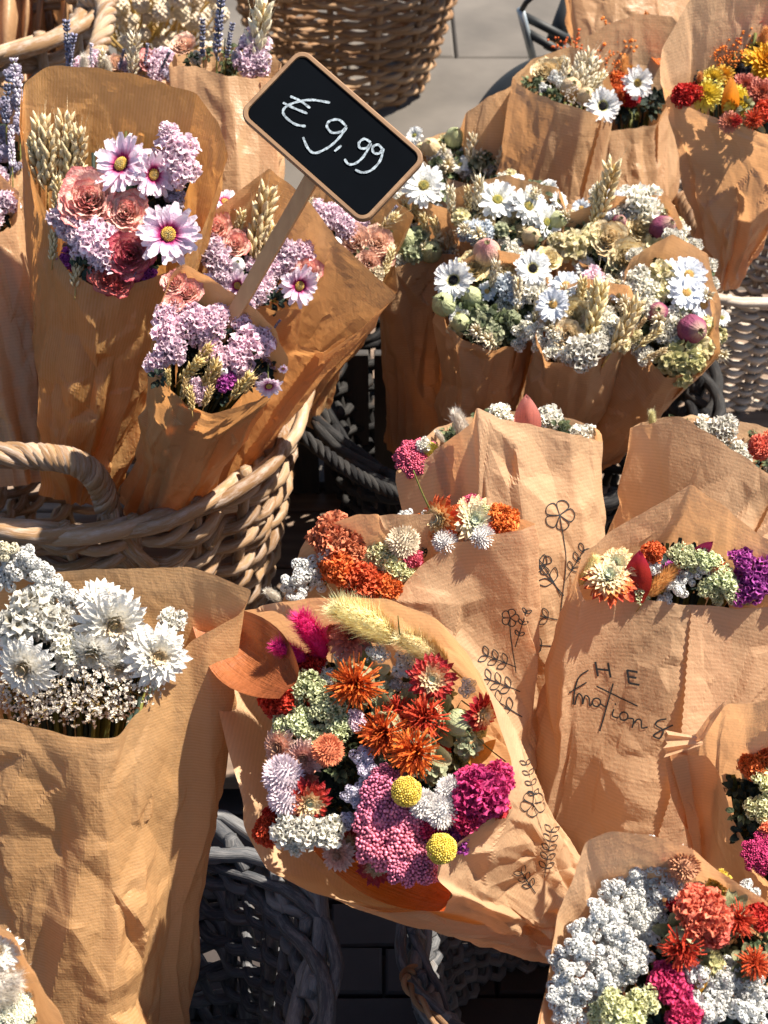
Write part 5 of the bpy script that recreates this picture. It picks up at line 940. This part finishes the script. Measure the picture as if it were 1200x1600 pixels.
# ------------------------------------------------------------------ price sign
SD = 1.52
sc_ = P(523, 207, SD); nS = (-FW*.95+UP*.12+RT*-.05).normalized()
def onb(x, y): return on_plane(x, y, sc_, nS)
xa = (onb(640, 205)-onb(430, 80)); ex = (onb(655, 237)-onb(457, 65)).normalized(); ex = (ex-nS*ex.dot(nS)).normalized(); ey = nS.cross(ex)
Ms = Matrix((ex, ey, nS)).transposed().to_4x4()
corners = [onb(*c) for c in ((456, 62), (662, 240), (578, 357), (384, 196))]
xs = [(c-sc_).dot(ex) for c in corners]; ys = [(c-sc_).dot(ey) for c in corners]
bw = (abs(xs[1]-xs[0])+abs(xs[2]-xs[3]))/2; bh = (abs(ys[0]-ys[3])+abs(ys[1]-ys[2]))/2; cxo = sum(xs)/4; cyo = sum(ys)/4
ctr_ = sc_+ex*cxo+ey*cyo
sign = thing('price_sign', 'small tilted chalkboard price sign on a wooden stick reading € 9,99', 'sign', ctr_)
SW = wood_mat('sign wood', (.15, .078, .037), (.30, .175, .088)); CH = plain_mat('chalkboard', (.0016, .0024, .0038), .9, var=.5, scale=14)
CH.node_tree.nodes['Principled BSDF'].inputs['Specular IOR Level'].default_value = .04
def rrect(w_, h_, r, n=6):
    out = []
    for cx_, cy_, a0 in ((1, 1, 0), (-1, 1, PI/2), (-1, -1, PI), (1, -1, 1.5*PI)):
        for i in range(n+1): a = a0+PI/2*i/n; out.append((cx_*(w_/2-r)+r*math.cos(a), cy_*(h_/2-r)+r*math.sin(a)))
    return out
def plate(w_, h_, r, z0, z1, bev, mt, name, inner=None):
    m = MB(); prof = [(z0, 0), (z1-bev, 0), (z1, bev)]
    rings = [[Vector((x, y, z)) for x, y in rrect(w_-2*k, h_-2*k, max(.002, r-k))] for z, k in prof]
    if inner:
        iw, ih, ir = inner; rings += [[Vector((x, y, z1)) for x, y in rrect(iw, ih, ir)], [Vector((x, y, z1-.0022)) for x, y in rrect(iw-.001, ih-.001, ir)]]
    m.grid(rings, None, close=True); n_ = len(rings[0])
    if not inner: m.f.append(tuple(len(m.v)-n_+i for i in range(n_))); m.m.append(0)
    m.f.append(tuple(range(n_))[::-1]); m.m.append(0)
    return m.mesh(name, [mt], False)
fr = .0048
o = obj('frame', plate(bw, bh, .014, -.004, .004, .0012, SW, 'frame', (bw-2*fr, bh-2*fr, .010)), sign); o.matrix_local = Ms
o = obj('board', plate(bw-2*fr-.0015, bh-2*fr-.0015, .010, -.002, .0022, .0002, CH, 'board'), sign); o.matrix_local = Ms
CHALK = NT('chalk'); tc = CHALK.n('TexCoord'); g = CHALK.noise(CHALK.scale(tc.outputs['Object'], (300, 300, 300)), 1.0, 3, .8); fc = CHALK.ramp(g, [(.35, (.10, .12, .14)), (.65, (.38, .45, .50))]); CHALK.l(fc, CHALK.p.inputs['Base Color']); CHALK.p.inputs['Roughness'].default_value = .9
def chalk(strokes, wd, name='chalk_writing'):
    m = MB()
    for k, st in enumerate(strokes):
        pts = [on_plane(x, y, sc_+nS*(.0030+.00006*k), nS)-ctr_ for x, y in st]; L = []; N = len(pts)
        for i in range(N):
            t = (pts[min(N-1, i+1)]-pts[max(0, i-1)]).normalized(); s = t.cross(nS)*wd*.5*(.9+.12*math.sin(i*1.1+k))*(1 if 0 < i < N-1 else .7); L.append([pts[i]+s, pts[i]-s])
        m.grid(L)
    return obj(name, m.mesh(name, [CHALK.mat], False), sign)
def zc(x, y): return (360+x/3.529, 30+y/3.529)
def zz(l, n=7): return curve([zc(*q) for q in l], n)
chalk([zz([(415, 590), (360, 580), (310, 545), (290, 510), (310, 480), (370, 455), (450, 445), (550, 460)]), zz([(330, 425), (385, 450), (440, 490)]), zz([(290, 460), (350, 490), (425, 520)]),
       zz([(640, 592), (600, 555), (550, 560), (532, 590), (560, 625), (610, 620), (640, 596), (606, 645), (565, 688), (520, 718), (465, 738), (428, 712), (400, 650)]), zz([(574, 728), (612, 696)]),
       zz([(775, 680), (740, 660), (710, 680), (715, 710), (750, 710), (775, 685), (735, 755), (690, 795), (650, 798), (630, 770)]), zz([(840, 720), (815, 692), (785, 705), (790, 735), (820, 740), (842, 715), (825, 780), (780, 830), (730, 845), (688, 830)])], .0029)
# stick with squared edges
s0 = onb(478, 285)-nS*.013; s1 = P(366, 490, 1.60); s2 = s1+(s1-s0)*.55
ax = (s2-s0).normalized(); sx = ax.cross(nS).normalized(); sy = sx.cross(ax); Mq = Matrix((sx, sy, ax)).transposed()
m = MB(); st_ = s0-ax*.012; Ls = (s2-st_).length; m.box(st_+ax*Ls/2-ctr_, .016, .007, Ls, Mq, bev=.0012); obj('stick', m.mesh('stick', [wood_mat('stick wood', (.46, .23, .10), (.66, .38, .18), axis=2)], False), sign)

# ------------------------------------------------------------------ things far behind: dried bunch, brown paper in the corner basket, bicycle
db = thing('dried_flower_bunch', 'tall loose bunch of straw stems with cream bobble heads behind the left baskets', 'dried flowers', on_z(250, 175, 0)*1.0)
bob = one('bobble flower', (.62, .52, .38), trans=.1); hm = MB(); hm.blob(Vector((0, 0, 0)), .014, n=8, uv=(0, .5)); [hm.blob(v*.0125, .0035, v, 1, n=4, uv=(0, .6)) for v in fib(50)]; hme = hm.mesh('flower_head', [bob]); base_ = db.location
for k in range(110):
    x = R.uniform(140, 345); y = R.uniform(-60, 105); d = R.uniform(3.0, 3.5); p = P(x, y, d)-base_; m = MB(); f = Vector((R.uniform(-.12, .12), R.uniform(-.1, .1), .0)); m.tube([f, f.lerp(p, .5)+Vector((R.uniform(-.03, .03), 0, .03)), p], .0028, 4); obj('stem', m.mesh('stem', [STRAWSTEM]), db); o = obj('flower_head', hme, db); o.location = p; o.scale = [R.uniform(.8, 1.6)]*3
pp = thing('paper_bundle', 'folded brown kraft paper standing inside the corner basket', 'paper', Vector((-.80, 2.45, .30)))
for k, (x0, x1) in enumerate(((-30, 36), (30, 66), (60, 112), (-90, -20))):
    m = MB(); rows = []; uv = []
    for i in range(14):
        t = i/13; rows.append([P(x0+(x1-x0)*j/9+4*math.sin(5*t+k), -80+t*220, 2.72+.03*math.sin(j*.9+k*2)+.02*k+.01*math.sin(t*9+k))-pp.location for j in range(10)]); uv.append([(j*.012, t*.3) for j in range(10)])
    m.grid(rows, uv); obj('paper_sheet', m.mesh('paper_sheet', [KRAFT]), pp)
BLK = plain_mat('black bicycle paint', (.006, .008, .009), .6, var=.3); RUB = plain_mat('tyre rubber', (.012, .012, .013), .7, var=.2); STL = plain_mat('dull steel', (.34, .38, .40), .4, metal=.7, var=.15)
wc = P(864, 236, 3.14); bk = thing('bicycle', 'black bicycle behind the bouquets, only mudguard, stays and kickstand showing', 'bicycle', Vector((wc.x, wc.y, 0)))
wx = Vector((.96, .28, 0)).normalized(); wn = Vector((0, 0, 1)); wy = wn.cross(wx); rw = .178
wc2 = Vector((wc.x, wc.y, .212))-bk.location
def circ(r, a0=0, a1=2*PI, n=48, off=0.0): return [wc2+wx*(r*math.cos(a0+(a1-a0)*i/n))+wn*(r*math.sin(a0+(a1-a0)*i/n))+wy*off for i in range(n+1)]
m = MB(); m.tube(circ(rw), .019, 8, caps=False); ty = obj('wheel', m.mesh('wheel', [RUB]), bk)
m = MB(); m.tube(circ(rw-.026), .010, 6, caps=False); obj('rim', m.mesh('rim', [BLK]), ty); m = MB()
for k in range(28):
    a = 2*PI*k/28; m.tube([wc2+wy*.02*(1 if k % 2 else -1), wc2+wx*((rw-.03)*math.cos(a))+wn*((rw-.03)*math.sin(a))], .0012, 4)
obj('spokes', m.mesh('spokes', [STL]), ty); m = MB(); m.grid([[wc2+wy*.02+(q-wc2)*k for q in circ(rw-.03)] for k in (1, .5, .05)]); obj('wheel_cover', m.mesh('wheel_cover', [BLK]), ty)
m = MB(); m.grid([[q+wn*0 for q in circ(rw+.030-.014*abs(s)**2, -.3, PI+.25, 50, s*.042)] for s in (-1, -.5, 0, .5, 1)]); obj('mudguard', m.mesh('mudguard', [BLK]), bk)
L_ = [P(738, 322, 3.2), P(752, 200, 3.2), P(800, 120, 3.2)]
def bar(name, a, b, r, mt, wpt=None): m = MB(); m.tube([a-bk.location, (wpt or (a+b)/2)-bk.location, b-bk.location], r, 8); return obj(name, m.mesh(name, [mt]), bk)
bar('kickstand', P(813, 14, 3.05), P(834, 96, 3.15), .009, STL); bar('seat_stay', P(820, 26, 3.1), P(905, 70, 3.15), .010, BLK); bar('chain_stay', P(826, 52, 3.1), P(905, 98, 3.15), .010, BLK); bar('frame_tube', P(892, 0, 3.2), P(862, 80, 3.25), .022, BLK); bar('brake_cable', P(838, -10, 3.0), P(815, 16, 3.05), .006, BLK, P(822, 4, 3.02))
